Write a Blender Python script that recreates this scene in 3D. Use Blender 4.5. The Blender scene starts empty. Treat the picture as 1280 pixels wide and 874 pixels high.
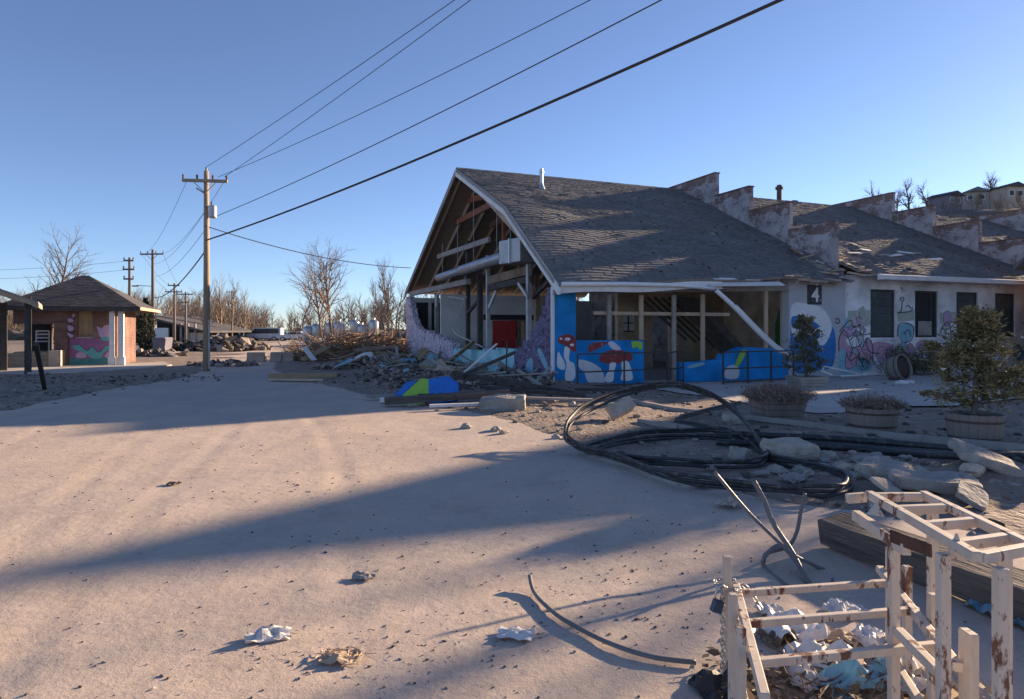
import bpy, math, random
from mathutils import Vector, Matrix, Euler, noise
R = math.radians
S = bpy.context.scene
COL = S.collection
random.seed(7)

# ------------------------------------------------------------------ camera, sky, sun, exposure
CAMH, F, HZ = 1.7, 811.0, 412.0
cam = bpy.data.objects.new('camera', bpy.data.cameras.new('camera'))
COL.objects.link(cam)
cam.location = (0, 0, CAMH)
cam.rotation_euler = (R(90), 0, 0)
cam.data.sensor_width = 36
cam.data.lens = F / 1280 * 36
cam.data.shift_y = -(437 - HZ) / 1280
cam.data.clip_start = 0.05
cam.data.clip_end = 5000
S.camera = cam
SUN_AZ, SUN_EL = 35.0, 14.0          # sun stands to the right and beyond: angle from +X towards +Y
W = bpy.data.worlds.new('World'); S.world = W; W.use_nodes = True
nt = W.node_tree
bg = nt.nodes['Background']
sky = nt.nodes.new('ShaderNodeTexSky')
sky.sky_type = 'NISHITA'; sky.sun_disc = False
sky.sun_elevation = R(SUN_EL); sky.sun_rotation = R(90 - SUN_AZ)
sky.altitude = 2500; sky.air_density = 1.0; sky.dust_density = 0.7; sky.ozone_density = 3.5
hs_ = nt.nodes.new('ShaderNodeHueSaturation'); hs_.inputs['Saturation'].default_value = .92
mu_ = nt.nodes.new('ShaderNodeVectorMath'); mu_.operation = 'MULTIPLY'; mu_.inputs[1].default_value = (.90, .87, .93)   # the camera's white balance
nt.links.new(sky.outputs[0], hs_.inputs['Color']); nt.links.new(hs_.outputs[0], mu_.inputs[0]); nt.links.new(mu_.outputs[0], bg.inputs[0]); bg.inputs[1].default_value = 0.060
sl = bpy.data.lights.new('sun', 'SUN'); sl.energy = 3.8; sl.angle = R(1.0); sl.color = (1, 0.74, 0.49)
sun = bpy.data.objects.new('sun', sl); COL.objects.link(sun)
ce = math.cos(R(SUN_EL))
SUND = Vector((ce * math.cos(R(SUN_AZ)), ce * math.sin(R(SUN_AZ)), math.sin(R(SUN_EL))))
sun.rotation_euler = SUND.to_track_quat('Z', 'Y').to_euler()
S.view_settings.view_transform = 'Standard'; S.view_settings.look = 'None'
S.cycles.diffuse_bounces = 8; S.cycles.max_bounces = 12
S.view_settings.exposure = 1.85; S.view_settings.gamma = 1

# ------------------------------------------------------------------ helpers
ORG = {}
def tag(o, label=None, cat=None, group=None, kind=None):
    if label: o['label'] = label
    if cat: o['category'] = cat
    if group: o['group'] = group
    if kind: o['kind'] = kind
    return o
def empty(name, loc, label, cat, group=None, rz=0):
    o = bpy.data.objects.new(name, None); COL.objects.link(o)
    o.location = loc; o.rotation_euler = (0, 0, rz); o.empty_display_size = .1
    ORG[o.name] = Vector(loc)
    return tag(o, label, cat, group)
def V(*a): return Vector(a)

class MB:
    def __init__(s, tf=None):
        s.v = []; s.f = []; s.tf = tf
    def add(s, vs, fs):
        n = len(s.v); s.v += [tuple(p) for p in vs]; s.f += [tuple(i + n for i in f) for f in fs]
    def box(s, a, b):
        x0, y0, z0 = a; x1, y1, z1 = b
        s.add([(x0,y0,z0),(x1,y0,z0),(x1,y1,z0),(x0,y1,z0),(x0,y0,z1),(x1,y0,z1),(x1,y1,z1),(x0,y1,z1)],
              [(0,3,2,1),(4,5,6,7),(0,1,5,4),(1,2,6,5),(2,3,7,6),(3,0,4,7)])
        return s
    def obox(s, c, size, rot=(0,0,0)):
        M = Euler(rot).to_matrix(); c = Vector(c); h = [d / 2 for d in size]
        vs = [c + M @ Vector((sx*h[0], sy*h[1], sz*h[2])) for sz in (-1,1) for sx, sy in ((-1,-1),(1,-1),(1,1),(-1,1))]
        s.add(vs, [(0,3,2,1),(4,5,6,7),(0,1,5,4),(1,2,6,5),(2,3,7,6),(3,0,4,7)]); return s
    def beam(s, p0, p1, w, h, up=(0,0,1), taper=1.0):
        p0 = Vector(p0); p1 = Vector(p1); d = (p1 - p0).normalized(); up = Vector(up)
        if abs(d.dot(up)) > .98: up = Vector((1, 0, 0))
        sd = d.cross(up).normalized(); u2 = sd.cross(d).normalized()
        vs = []
        for p, k in ((p0, 1), (p1, taper)):
            for a, b in ((-1,-1),(1,-1),(1,1),(-1,1)):
                vs.append(p + sd * (a*w/2*k) + u2 * (b*h/2*k))
        s.add(vs, [(0,1,2,3),(7,6,5,4),(0,4,5,1),(1,5,6,2),(2,6,7,3),(3,7,4,0)]); return s
    def tube(s, pts, r, n=8, cap=True, closed=False):
        pts = [Vector(p) for p in pts]; m = len(pts)
        rr = r if isinstance(r, (list, tuple)) else [r] * m
        d0 = (pts[1] - pts[0]).normalized()
        up = Vector((0,0,1)) if abs(d0.z) < .9 else Vector((1,0,0))
        sd = d0.cross(up).normalized(); vs = []
        for i, p in enumerate(pts):
            if closed: d = pts[(i+1) % m] - pts[i-1]
            elif i == 0: d = pts[1] - pts[0]
            elif i == m-1: d = pts[-1] - pts[-2]
            else: d = pts[i+1] - pts[i-1]
            if d.length < 1e-9: d = d0
            d = d.normalized(); sd = sd - d * sd.dot(d)
            if sd.length < 1e-6: sd = d.orthogonal()
            sd.normalize(); u2 = d.cross(sd)
            for k in range(n):
                a = 2*math.pi*k/n
                vs.append(p + (sd*math.cos(a) + u2*math.sin(a)) * rr[i])
        fs = []
        for i in range(m if closed else m-1):
            j = (i+1) % m
            for k in range(n):
                fs.append((i*n+k, i*n+(k+1) % n, j*n+(k+1) % n, j*n+k))
        if cap and not closed:
            fs.append(tuple(range(n-1, -1, -1))); fs.append(tuple((m-1)*n+k for k in range(n)))
        s.add(vs, fs); return s
    def lathe(s, c, prof, n=20, cap=True):
        c = Vector(c); vs = []; m = len(prof)
        for r, z in prof:
            for k in range(n):
                a = 2*math.pi*k/n; vs.append(c + Vector((r*math.cos(a), r*math.sin(a), z)))
        fs = [(i*n+k, i*n+(k+1) % n, (i+1)*n+(k+1) % n, (i+1)*n+k) for i in range(m-1) for k in range(n)]
        if cap: fs += [tuple(range(n-1, -1, -1)), tuple((m-1)*n+k for k in range(n))]
        s.add(vs, fs); return s
    def prism(s, pts, ext):
        n = len(pts); e = Vector(ext); pts = [Vector(p) for p in pts]
        s.add(pts + [p + e for p in pts], [tuple(range(n)), tuple(range(2*n-1, n-1, -1))] + [(i, n+i, n+(i+1) % n, (i+1) % n) for i in range(n)]); return s
    def poly(s, pts):
        s.add(pts, [tuple(range(len(pts)))]); return s
    def rock(s, c, size, seed, rough=.35, sub=1, rot=None, flat=0):
        vs, fs = ICO[sub]; c = Vector(c); M = Euler(rot or (0, 0, seed*1.7)).to_matrix(); out = []
        o = Vector((seed*3.1, seed*1.3, seed*.7))
        for p in vs:
            q = p * (1 + rough * (noise.noise(p*1.3 + o) + .5*noise.noise(p*3.1 + o)))
            q = Vector((q.x*size[0], q.y*size[1], q.z*size[2]))
            out.append(c + M @ q)
        s.add(out, fs); return s
    def chunk(s, c, size, rot, seed, n=4, amp=.05):
        """broken block: subdivided box, ragged"""
        c = Vector(c); M = Euler(rot).to_matrix(); idx = {}; vs = []; fs = []
        o = Vector((seed*2.3, seed*5.1, seed*1.9))
        def vid(i, j, k):
            key = (i, j, k)
            if key not in idx:
                p = Vector((i/n-.5, j/n-.5, k/n-.5))
                w = Vector((p.x*size[0], p.y*size[1], p.z*size[2]))
                sc = max(size)
                g = noise.noise_vector(w*(3/sc) + o)*amp*sc + noise.noise_vector(w*(8/sc) + o)*amp*.5*sc
                edge = sum(1 for q in (i, j, k) if q in (0, n))
                w = w*(1 - .035*(edge-1)) + g
                idx[key] = len(vs); vs.append(c + M @ w)
            return idx[key]
        for a in range(n):
            for b in range(n):
                for q, fl in ((0, 0), (n, 1)):
                    for f in ([vid(q,a,b), vid(q,a,b+1), vid(q,a+1,b+1), vid(q,a+1,b)],
                              [vid(a,q,b), vid(a+1,q,b), vid(a+1,q,b+1), vid(a,q,b+1)],
                              [vid(a,b,q), vid(a,b+1,q), vid(a+1,b+1,q), vid(a+1,b,q)]):
                        fs.append(tuple(f if not fl else f[::-1]))
        s.add(vs, fs); return s
    def build(s, name, mat, parent=None, smooth=False, bevel=0, kind=None, org=None, seg=2):
        co = [Vector(s.tf(*p)) if s.tf else Vector(p) for p in s.v]
        if parent is not None: o0 = ORG[parent.name]
        elif org is not None: o0 = Vector(org)
        else:
            xs = [p.x for p in co]; ys = [p.y for p in co]; zs = [p.z for p in co]
            o0 = Vector(((min(xs)+max(xs))/2, (min(ys)+max(ys))/2, min(zs)))
        me = bpy.data.meshes.new(name)
        me.from_pydata([tuple(p - o0) for p in co], [], s.f)
        me.validate(); me.update()
        uv = me.uv_layers.new(name='uv')
        if len(me.polygons) < 20000:
            src = s.v
            for p in me.polygons:
                vi = list(p.vertices)
                if len(vi) < 3: continue
                nrm = Vector((0,0,0)); ref = Vector(src[vi[0]])
                for a in range(1, len(vi)-1):
                    nrm += (Vector(src[vi[a]])-ref).cross(Vector(src[vi[a+1]])-ref)
                ax = max(range(3), key=lambda q: abs(nrm[q]))
                i0, i1 = ((1,2),(0,2),(0,1))[ax]
                for li in p.loop_indices:
                    q = src[me.loops[li].vertex_index]; uv.data[li].uv = (q[i0], q[i1])
        if mat: me.materials.append(mat)
        if smooth:
            for p in me.polygons: p.use_smooth = True
        o = bpy.data.objects.new(name, me); COL.objects.link(o)
        if parent is not None: o.parent = parent
        else: o.location = o0
        ORG[o.name] = o0
        if bevel:
            b = o.modifiers.new('bevel', 'BEVEL'); b.width = bevel; b.segments = seg; b.limit_method = 'ANGLE'
        if kind: o['kind'] = kind
        return o

def _ico(sub):
    import bmesh
    bm = bmesh.new(); bmesh.ops.create_icosphere(bm, subdivisions=sub, radius=1)
    r = ([v.co.copy() for v in bm.verts], [tuple(v.index for v in f.verts) for f in bm.faces]); bm.free(); return r
ICO = {1: _ico(1), 2: _ico(2), 3: _ico(3)}
OCT = ([(1,0,0),(-1,0,0),(0,1,0),(0,-1,0),(0,0,1),(0,0,-1)], [(0,2,4),(2,1,4),(1,3,4),(3,0,4),(2,0,5),(1,2,5),(3,1,5),(0,3,5)])

def copy_tree(o, parent=None):
    c = o.copy(); COL.objects.link(c); c.parent = parent
    ORG[c.name] = ORG.get(o.name, Vector((0,0,0)))
    for ch in list(o.children): copy_tree(ch, c)
    return c
def spline(pts, k=6, closed=False):
    P = [Vector(p) for p in pts]; n = len(P); out = []
    rng = range(n) if closed else range(n-1)
    for i in rng:
        if closed: a, b, c, d = P[i-1], P[i], P[(i+1) % n], P[(i+2) % n]
        else: a, b, c, d = P[max(i-1,0)], P[i], P[i+1], P[min(i+2,n-1)]
        for j in range(k):
            t = j/k
            out.append(.5*((2*b) + (c-a)*t + (2*a-5*b+4*c-d)*t*t + (3*b-a-3*c+d)*t**3))
    if not closed: out.append(P[-1])
    return out

def G(px, py, z=0.0):
    d = F*(CAMH - z)/(py - HZ)
    return Vector(((px-640)/F*d, d, z))
def at(px, py, Y): return Vector(((px-640)/F*Y, Y, CAMH + (HZ-py)/F*Y))

# ------------------------------------------------------------------ materials
def nodes(name):
    m = bpy.data.materials.new(name); m.use_nodes = True
    t = m.node_tree; return m, t, t.nodes['Principled BSDF'], t.nodes.new, t.links.new
def c4(c): return (c[0]**.86, c[1]**.86, c[2]**.86, 1)
def pmat(name, c1, c2=None, scale=3, rough=.85, bump=.2, bscale=None, metal=0, coord='Object', stretch=(1,1,1), c3=None, c3lo=.6, c3hi=.68, c3scale=None, island=0, detail=6, spec=.3, dist=.03):
    m, t, b, N, L = nodes(name)
    c2 = c2 or tuple(x*.7 for x in c1)
    if name.startswith('mural') and c3 is None: c3, c3lo, c3hi, c3scale, bump, bscale = (.33,.30,.28), .57, .74, 6, .25, 9
    tc = N('ShaderNodeTexCoord'); mp = N('ShaderNodeMapping'); mp.inputs['Scale'].default_value = stretch
    L(tc.outputs[coord], mp.inputs[0])
    n1 = N('ShaderNodeTexNoise'); n1.inputs['Scale'].default_value = scale; n1.inputs['Detail'].default_value = detail; n1.inputs['Roughness'].default_value = .62
    L(mp.outputs[0], n1.inputs[0])
    rp = N('ShaderNodeValToRGB'); rp.color_ramp.elements[0].position = .32; rp.color_ramp.elements[1].position = .68
    rp.color_ramp.elements[0].color = c4(c2); rp.color_ramp.elements[1].color = c4(c1)
    L(n1.outputs[0], rp.inputs[0]); col = rp.outputs[0]
    if c3:
        n3 = N('ShaderNodeTexNoise'); n3.inputs['Scale'].default_value = c3scale or scale*1.7; n3.inputs['Detail'].default_value = 8; n3.inputs['Roughness'].default_value = .7
        L(mp.outputs[0], n3.inputs[0])
        r3 = N('ShaderNodeValToRGB'); r3.color_ramp.elements[0].position = c3lo; r3.color_ramp.elements[1].position = c3hi
        L(n3.outputs[0], r3.inputs[0])
        mx = N('ShaderNodeMix'); mx.data_type = 'RGBA'; L(r3.outputs[0], mx.inputs[0]); L(col, mx.inputs[6]); mx.inputs[7].default_value = c4(c3); col = mx.outputs[2]
    if island:
        ge = N('ShaderNodeNewGeometry'); mr = N('ShaderNodeMapRange'); mr.inputs[3].default_value = 1-island; mr.inputs[4].default_value = 1+island
        L(ge.outputs['Random Per Island'], mr.inputs[0])
        mu = N('ShaderNodeVectorMath'); mu.operation = 'SCALE'; L(col, mu.inputs[0]); L(mr.outputs[0], mu.inputs['Scale']); col = mu.outputs[0]
    L(col, b.inputs['Base Color'])
    b.inputs['Roughness'].default_value = rough; b.inputs['Metallic'].default_value = metal
    b.inputs['Specular IOR Level'].default_value = spec
    if bump:
        n2 = N('ShaderNodeTexNoise'); n2.inputs['Scale'].default_value = bscale or scale*5; n2.inputs['Detail'].default_value = 5
        L(mp.outputs[0], n2.inputs[0]); bp = N('ShaderNodeBump'); bp.inputs['Strength'].default_value = bump; bp.inputs['Distance'].default_value = dist
        L(n2.outputs[0], bp.inputs['Height']); L(bp.outputs[0], b.inputs['Normal'])
    return m
def brick_mat(name, b1, b2, mortar, paint=None, cover=.5, pscale=1.5, bump=.5, size=(.215,.075), tint=None):
    """running bond laid out in metres on the wall's own uv, with worn paint over it"""
    m, t, b, N, L = nodes(name)
    tc = N('ShaderNodeTexCoord')
    br = N('ShaderNodeTexBrick'); br.inputs['Scale'].default_value = 1.0
    br.inputs['Brick Width'].default_value = size[0]; br.inputs['Row Height'].default_value = size[1]; br.inputs['Mortar Size'].default_value = .008
    br.inputs['Color1'].default_value = c4(b1); br.inputs['Color2'].default_value = c4(b2); br.inputs['Mortar'].default_value = c4(mortar)
    L(tc.outputs['UV'], br.inputs[0]); col = br.outputs[0]
    n0 = N('ShaderNodeTexNoise'); n0.inputs['Scale'].default_value = 1.1; n0.inputs['Detail'].default_value = 7; L(tc.outputs['UV'], n0.inputs[0])
    mv = N('ShaderNodeMapRange'); mv.inputs[1].default_value = .3; mv.inputs[2].default_value = .7; mv.inputs[3].default_value = .62; mv.inputs[4].default_value = 1.2; L(n0.outputs[0], mv.inputs[0])
    if paint:
        n1 = N('ShaderNodeTexNoise'); n1.inputs['Scale'].default_value = pscale; n1.inputs['Detail'].default_value = 10; n1.inputs['Roughness'].default_value = .75; L(tc.outputs['UV'], n1.inputs[0])
        rp = N('ShaderNodeValToRGB'); rp.color_ramp.elements[0].position = 1-cover-.03; rp.color_ramp.elements[1].position = 1-cover+.03; L(n1.outputs[0], rp.inputs[0])
        mx = N('ShaderNodeMix'); mx.data_type = 'RGBA'; L(rp.outputs[0], mx.inputs[0]); L(col, mx.inputs[6]); mx.inputs[7].default_value = c4(paint)
        mm = N('ShaderNodeMix'); mm.data_type = 'RGBA'; mm.blend_type = 'MULTIPLY'; mm.inputs[0].default_value = .25; L(mx.outputs[2], mm.inputs[6]); L(br.outputs[0], mm.inputs[7]); col = mx.outputs[2]
    mu = N('ShaderNodeVectorMath'); mu.operation = 'SCALE'; L(col, mu.inputs[0]); L(mv.outputs[0], mu.inputs['Scale']); L(mu.outputs[0], b.inputs['Base Color'])
    b.inputs['Roughness'].default_value = .9; b.inputs['Specular IOR Level'].default_value = .2
    bp = N('ShaderNodeBump'); bp.inputs['Strength'].default_value = bump; bp.inputs['Distance'].default_value = .012; bp.invert = True
    L(br.outputs['Fac'], bp.inputs['Height']); L(bp.outputs[0], b.inputs['Normal'])
    return m
def scribble_mat(name, base, strokes, scale=2.2, squash=(3.2, 1.0), lo=.5, hi=.54):
    """spray-painted strokes: several distorted noise bands on the wall's uv"""
    m, t, b, N, L = nodes(name)
    tc = N('ShaderNodeTexCoord'); mp = N('ShaderNodeMapping'); mp.inputs['Scale'].default_value = (squash[0], squash[1], 1); L(tc.outputs['UV'], mp.inputs[0])
    n0 = N('ShaderNodeTexNoise'); n0.inputs['Scale'].default_value = 1.3; n0.inputs['Detail'].default_value = 6; L(tc.outputs['UV'], n0.inputs[0])
    rp0 = N('ShaderNodeValToRGB'); rp0.color_ramp.elements[0].color = c4(tuple(x*.6 for x in base)); rp0.color_ramp.elements[1].color = c4(tuple(min(1,x*1.25) for x in base))
    L(n0.outputs[0], rp0.inputs[0]); col = rp0.outputs[0]
    for i, (c, sc, off, wd) in enumerate(strokes):
        n = N('ShaderNodeTexNoise'); n.inputs['Scale'].default_value = sc; n.inputs['Detail'].default_value = 2; n.inputs['Distortion'].default_value = 1.6
        mp2 = N('ShaderNodeMapping'); mp2.inputs['Location'].default_value = (off, off*.7, off*1.3); L(mp.outputs[0], mp2.inputs[0]); L(mp2.outputs[0], n.inputs[0])
        s1 = N('ShaderNodeMath'); s1.operation = 'SUBTRACT'; s1.inputs[1].default_value = .5; L(n.outputs[0], s1.inputs[0])
        s2 = N('ShaderNodeMath'); s2.operation = 'ABSOLUTE'; L(s1.outputs[0], s2.inputs[0])
        s3 = N('ShaderNodeMath'); s3.operation = 'LESS_THAN'; s3.inputs[1].default_value = wd; L(s2.outputs[0], s3.inputs[0])
        mx = N('ShaderNodeMix'); mx.data_type = 'RGBA'; L(s3.outputs[0], mx.inputs[0]); L(col, mx.inputs[6]); mx.inputs[7].default_value = c4(c); col = mx.outputs[2]
    br = N('ShaderNodeTexBrick'); br.inputs['Scale'].default_value = 1; br.inputs['Brick Width'].default_value = .215; br.inputs['Row Height'].default_value = .075; br.inputs['Mortar Size'].default_value = .008
    L(tc.outputs['UV'], br.inputs[0])
    bp = N('ShaderNodeBump'); bp.inputs['Strength'].default_value = .5; bp.inputs['Distance'].default_value = .012; bp.invert = True
    L(br.outputs['Fac'], bp.inputs['Height']); L(bp.outputs[0], b.inputs['Normal'])
    L(col, b.inputs['Base Color']); b.inputs['Roughness'].default_value = .8
    return m

def sand_mat():
    m, t, b, N, L = nodes('sand_road')
    tc = N('ShaderNodeTexCoord')
    def noi(sc, det=6, rough=.6, stretch=None, rot=0):
        n = N('ShaderNodeTexNoise'); n.inputs['Scale'].default_value = sc; n.inputs['Detail'].default_value = det; n.inputs['Roughness'].default_value = rough
        if stretch:
            mp = N('ShaderNodeMapping'); mp.inputs['Scale'].default_value = stretch; mp.inputs['Rotation'].default_value = (0,0,rot); L(tc.outputs['Object'], mp.inputs[0]); L(mp.outputs[0], n.inputs[0])
        else: L(tc.outputs['Object'], n.inputs[0])
        return n.outputs[0]
    def ramp(x, a, b_, ca, cb):
        r = N('ShaderNodeValToRGB'); r.color_ramp.elements[0].position = a; r.color_ramp.elements[1].position = b_
        r.color_ramp.elements[0].color = c4(ca); r.color_ramp.elements[1].color = c4(cb); L(x, r.inputs[0]); return r.outputs[0]
    def mix(f, a, c, mode='MIX', fac=None):
        x = N('ShaderNodeMix'); x.data_type = 'RGBA'; x.blend_type = mode
        if fac is None: L(f, x.inputs[0])
        else: x.inputs[0].default_value = fac
        L(a, x.inputs[6])
        if isinstance(c, tuple): x.inputs[7].default_value = c4(c)
        else: L(c, x.inputs[7])
        return x.outputs[2]
    col = ramp(noi(.35, 5), .3, .7, (.445,.35,.275), (.545,.44,.35))
    col = mix(ramp(noi(.9, 7, .68, (1,.35,1), .6), .47, .66, (0,0,0), (.85,.85,.85)), col, (.385,.325,.29))
    col = mix(ramp(noi(.16, 4, .6), .5, .62, (0,0,0), (.8,.8,.8)), col, (.40,.345,.30))
    col = mix(ramp(noi(2.6, 8, .72), .54, .7, (0,0,0), (.6,.6,.6)), col, (.58,.475,.395))
    col = mix(ramp(noi(1.1, 9, .75), .5, .68, (0,0,0), (.7,.7,.7)), col, (.35,.275,.225))
    col = mix(ramp(noi(14, 8, .75), .53, .68, (0,0,0), (.55,.55,.55)), col, (.29,.23,.19))
    col = mix(ramp(noi(110, 4, .7), .56, .66, (0,0,0), (.7,.7,.7)), col, (.17,.14,.12))
    col = mix(ramp(noi(60, 3, .6), .66, .72, (0,0,0), (.5,.5,.5)), col, (.58,.50,.44))
    L(col, b.inputs['Base Color']); b.inputs['Roughness'].default_value = .95; b.inputs['Specular IOR Level'].default_value = .15
    h1 = noi(9, 8, .65); h2 = noi(90, 4, .6)
    bp = N('ShaderNodeBump'); bp.inputs['Strength'].default_value = .4; bp.inputs['Distance'].default_value = .022; L(h1, bp.inputs['Height'])
    bp2 = N('ShaderNodeBump'); bp2.inputs['Strength'].default_value = .35; bp2.inputs['Distance'].default_value = .005; L(h2, bp2.inputs['Height']); L(bp.outputs[0], bp2.inputs['Normal'])
    L(bp2.outputs[0], b.inputs['Normal']); return m

M = {}
M['sand'] = sand_mat()
M['dirt'] = pmat('dirt', (.27,.205,.16), (.135,.105,.085), 1.4, .95, .9, 14, c3=(.42,.36,.31), c3lo=.56, c3hi=.66, c3scale=5, detail=10, dist=.05)
M['pave'] = pmat('pavement', (.46,.43,.40), (.34,.31,.285), .7, .9, .35, 25, c3=(.16,.13,.11), c3lo=.58, c3hi=.68, c3scale=1.6, detail=9)
M['roof'] = pmat('shingle', (.15,.145,.145), (.10,.098,.10), .9, .9, .5, 160, c3=(.18,.165,.155), c3lo=.6, c3hi=.8, c3scale=.8, island=.13, dist=.006)
M['houseroof'] = pmat('house_shingle', (.07,.065,.07), (.04,.04,.045), 1.2, .9, .5, 60, island=.3)
M['deck'] = pmat('roof_boards', (.32,.25,.195), (.21,.165,.13), 2, .9, .4, 20, stretch=(1,6,1))
M['wood'] = pmat('timber_brown', (.28,.19,.125), (.10,.065,.045), 2.5, .85, .5, 22, stretch=(1,1,.35))
M['woodlight'] = pmat('timber_pale', (.50,.36,.24), (.36,.25,.165), 2.5, .8, .4, 22, stretch=(1,1,.35))
M['woodred'] = pmat('timber_red', (.27,.085,.045), (.14,.05,.03), 2.5, .8, .3)
M['woodgrey'] = pmat('timber_grey', (.34,.30,.27), (.21,.185,.165), 2.5, .9, .6, 22)
M['rafter'] = pmat('rafter_wood', (.58,.50,.42), (.43,.36,.30), 2.5, .85, .4, 22)
M['wooddark'] = pmat('timber_dark', (.075,.06,.052), (.035,.03,.027), 3, .85, .8, 25, dist=.02)
M['beam'] = pmat('salvaged_beam', (.115,.097,.088), (.045,.038,.035), 7, .9, 1.0, 16, c3=(.20,.165,.14), c3lo=.6, c3hi=.68, c3scale=12, dist=.03, stretch=(.18,2.2,2.2))
M['white'] = pmat('white_trim', (.78,.76,.74), (.62,.60,.58), 3, .6, .15, 25, c3=(.25,.21,.18), c3lo=.66, c3hi=.72)
M['gutter'] = pmat('gutter_white', (.78,.78,.79), (.66,.66,.67), 3, .4, .1)
M['steel'] = pmat('galvanised', (.52,.54,.56), (.40,.42,.44), 3, .38, .1, 12, metal=.85)
M['duct'] = pmat('duct_grey', (.40,.41,.43), (.27,.28,.30), 3, .45, .1, 12, metal=.5, c3=(.20,.17,.15), c3lo=.62, c3hi=.72)
M['blackmetal'] = pmat('black_rail', (.03,.028,.028), (.05,.035,.03), 6, .6, .2)
M['blackpipe'] = pmat('black_pipe', (.014,.015,.018), (.022,.022,.024), 6, .5, .1, 30, spec=.45, c3=(.13,.11,.09), c3lo=.52, c3hi=.72)
M['greypipe'] = pmat('grey_conduit', (.13,.13,.14), (.085,.083,.085), 6, .4, .15, 40)
M['concrete'] = pmat('concrete', (.36,.325,.285), (.22,.195,.17), 3.5, .92, .8, 22, c3=(.15,.12,.10), c3lo=.58, c3hi=.7, dist=.03)
M['concretelight'] = pmat('concrete_pale', (.47,.40,.32), (.33,.27,.21), 4, .92, .8, 26, dist=.03)
M['rubble'] = pmat('rubble', (.235,.19,.16), (.10,.08,.07), 2.3, .95, .6, 24, island=.75)
M['pebble'] = pmat('pebble', (.25,.20,.17), (.07,.058,.05), 3, .9, .2, 40, island=.7)
M['cartpaint'] = pmat('cream_paint_rusted', (.56,.49,.41), (.42,.35,.28), 9, .6, .12, 60, dist=.004, c3=(.11,.045,.027), c3lo=.555, c3hi=.60, c3scale=9, stretch=(1.3,1.3,.55))
M['rust'] = pmat('rust', (.085,.042,.03), (.05,.025,.02), 9, .9, .5)
M['chain'] = pmat('chain_steel', (.50,.49,.47), (.3,.27,.24), 20, .38, .1, metal=.9)
M['lockblue'] = pmat('padlock_blue', (.02,.05,.12), (.015,.03,.07), 8, .3, .05, metal=.3, spec=.6)
M['paper'] = pmat('paper', (.60,.58,.56), (.46,.44,.43), 9, .9, .2)
M['plasticbag'] = pmat('plastic_bag', (.66,.64,.63), (.52,.50,.49), 6, .45, .3, 14)
M['blue'] = pmat('blue_paint', (.022,.135,.50), (.018,.10,.38), 2, .65, .3, 30, c3=(.10,.16,.30), c3lo=.68, c3hi=.75)
M['bluebrick'] = brick_mat('blue_brick', (.02,.19,.55), (.02,.17,.48), (.02,.14,.42), paint=(.012,.22,.62), cover=.72)
M['panelgreen'] = pmat('green_paint', (.30,.55,.05), (.23,.42,.05), 4, .6, .1, c3=(.15,.17,.10), c3lo=.66, c3hi=.72)
M['panelblue'] = pmat('panel_blue', (.02,.15,.55), (.018,.11,.42), 3, .55, .1)
M['capred'] = pmat('mural_red', (.26,.035,.035), (.18,.03,.03), 5, .7, 0)
M['muralwhite'] = pmat('mural_white', (.80,.80,.80), (.68,.68,.70), 3, .7, 0)
M['muralgrey'] = pmat('mural_grey', (.62,.62,.64), (.54,.55,.58), 3, .7, 0)
M['muralblue'] = pmat('mural_blue', (.02,.16,.48), (.02,.12,.38), 3, .7, 0)
M['muralpink'] = pmat('mural_pink', (.50,.27,.36), (.40,.22,.32), 4, .75, 0)
M['muralcyan'] = pmat('mural_cyan', (.22,.46,.56), (.17,.36,.47), 4, .75, 0)
M['muralsage'] = pmat('mural_sage', (.33,.38,.31), (.40,.42,.38), 4, .75, 0)
M['muralteal'] = pmat('mural_teal', (.045,.22,.23), (.03,.15,.17), 4, .7, 0)
M['murallightteal'] = pmat('mural_light_teal', (.09,.36,.37), (.07,.28,.30), 4, .7, 0)
M['muralpurple'] = pmat('mural_purple', (.26,.10,.24), (.18,.07,.18), 4, .7, 0)
M['murallilac'] = pmat('mural_lilac', (.45,.33,.48), (.35,.24,.40), 4, .7, 0)
M['muralgreen'] = pmat('mural_green', (.03,.17,.05), (.02,.12,.04), 4, .7, 0)
M['ink'] = pmat('mural_black', (.03,.03,.035), (.05,.05,.055), 4, .7, 0)
M['whitebrick'] = brick_mat('white_brick', (.30,.26,.25), (.22,.19,.19), (.20,.19,.19), paint=(.80,.80,.82), cover=.62, pscale=1.2)
M['firebrick'] = brick_mat('fire_brick', (.22,.15,.14), (.17,.115,.11), (.31,.27,.265), paint=(.40,.365,.37), cover=.54, pscale=1.7)
M['bandbrick'] = brick_mat('band_brick', (.21,.115,.09), (.15,.085,.07), (.26,.22,.20), paint=(.38,.33,.33), cover=.46, pscale=2.0)
M['redbrick'] = brick_mat('red_brick', (.20,.095,.07), (.14,.065,.05), (.20,.17,.15))
M['tanbrick'] = brick_mat('tan_brick', (.55,.38,.25), (.46,.31,.20), (.5,.41,.32))
M['tealbrick'] = brick_mat('teal_brick', (.14,.32,.36), (.20,.20,.21), (.16,.25,.27), paint=(.30,.60,.66), cover=.62, pscale=2.5)
M['plaster'] = pmat('plaster_white', (.66,.64,.62), (.5,.49,.47), 1.3, .9, .2, 12)
M['greyplaster'] = pmat('plaster_grey', (.46,.47,.50), (.38,.39,.42), 1.3, .9, .2, 12)
M['scribble'] = scribble_mat('purple_scribble', (.24,.17,.28), [((.80,.76,.80), 2.4, 0, .05), ((.46,.30,.44), 2.0, 3.3, .035), ((.85,.82,.84), 3.2, 7.1, .035), ((.07,.04,.10), 2.7, 11.2, .025)])
M['darkpurple'] = scribble_mat('dark_purple', (.14,.11,.20), [((.17,.13,.24), 2.0, 1.0, .02), ((.04,.03,.06), 3.0, 5.0, .03)], squash=(1,1))
M['door'] = pmat('red_door', (.48,.028,.03), (.38,.025,.025), 3, .45, .05)
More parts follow.
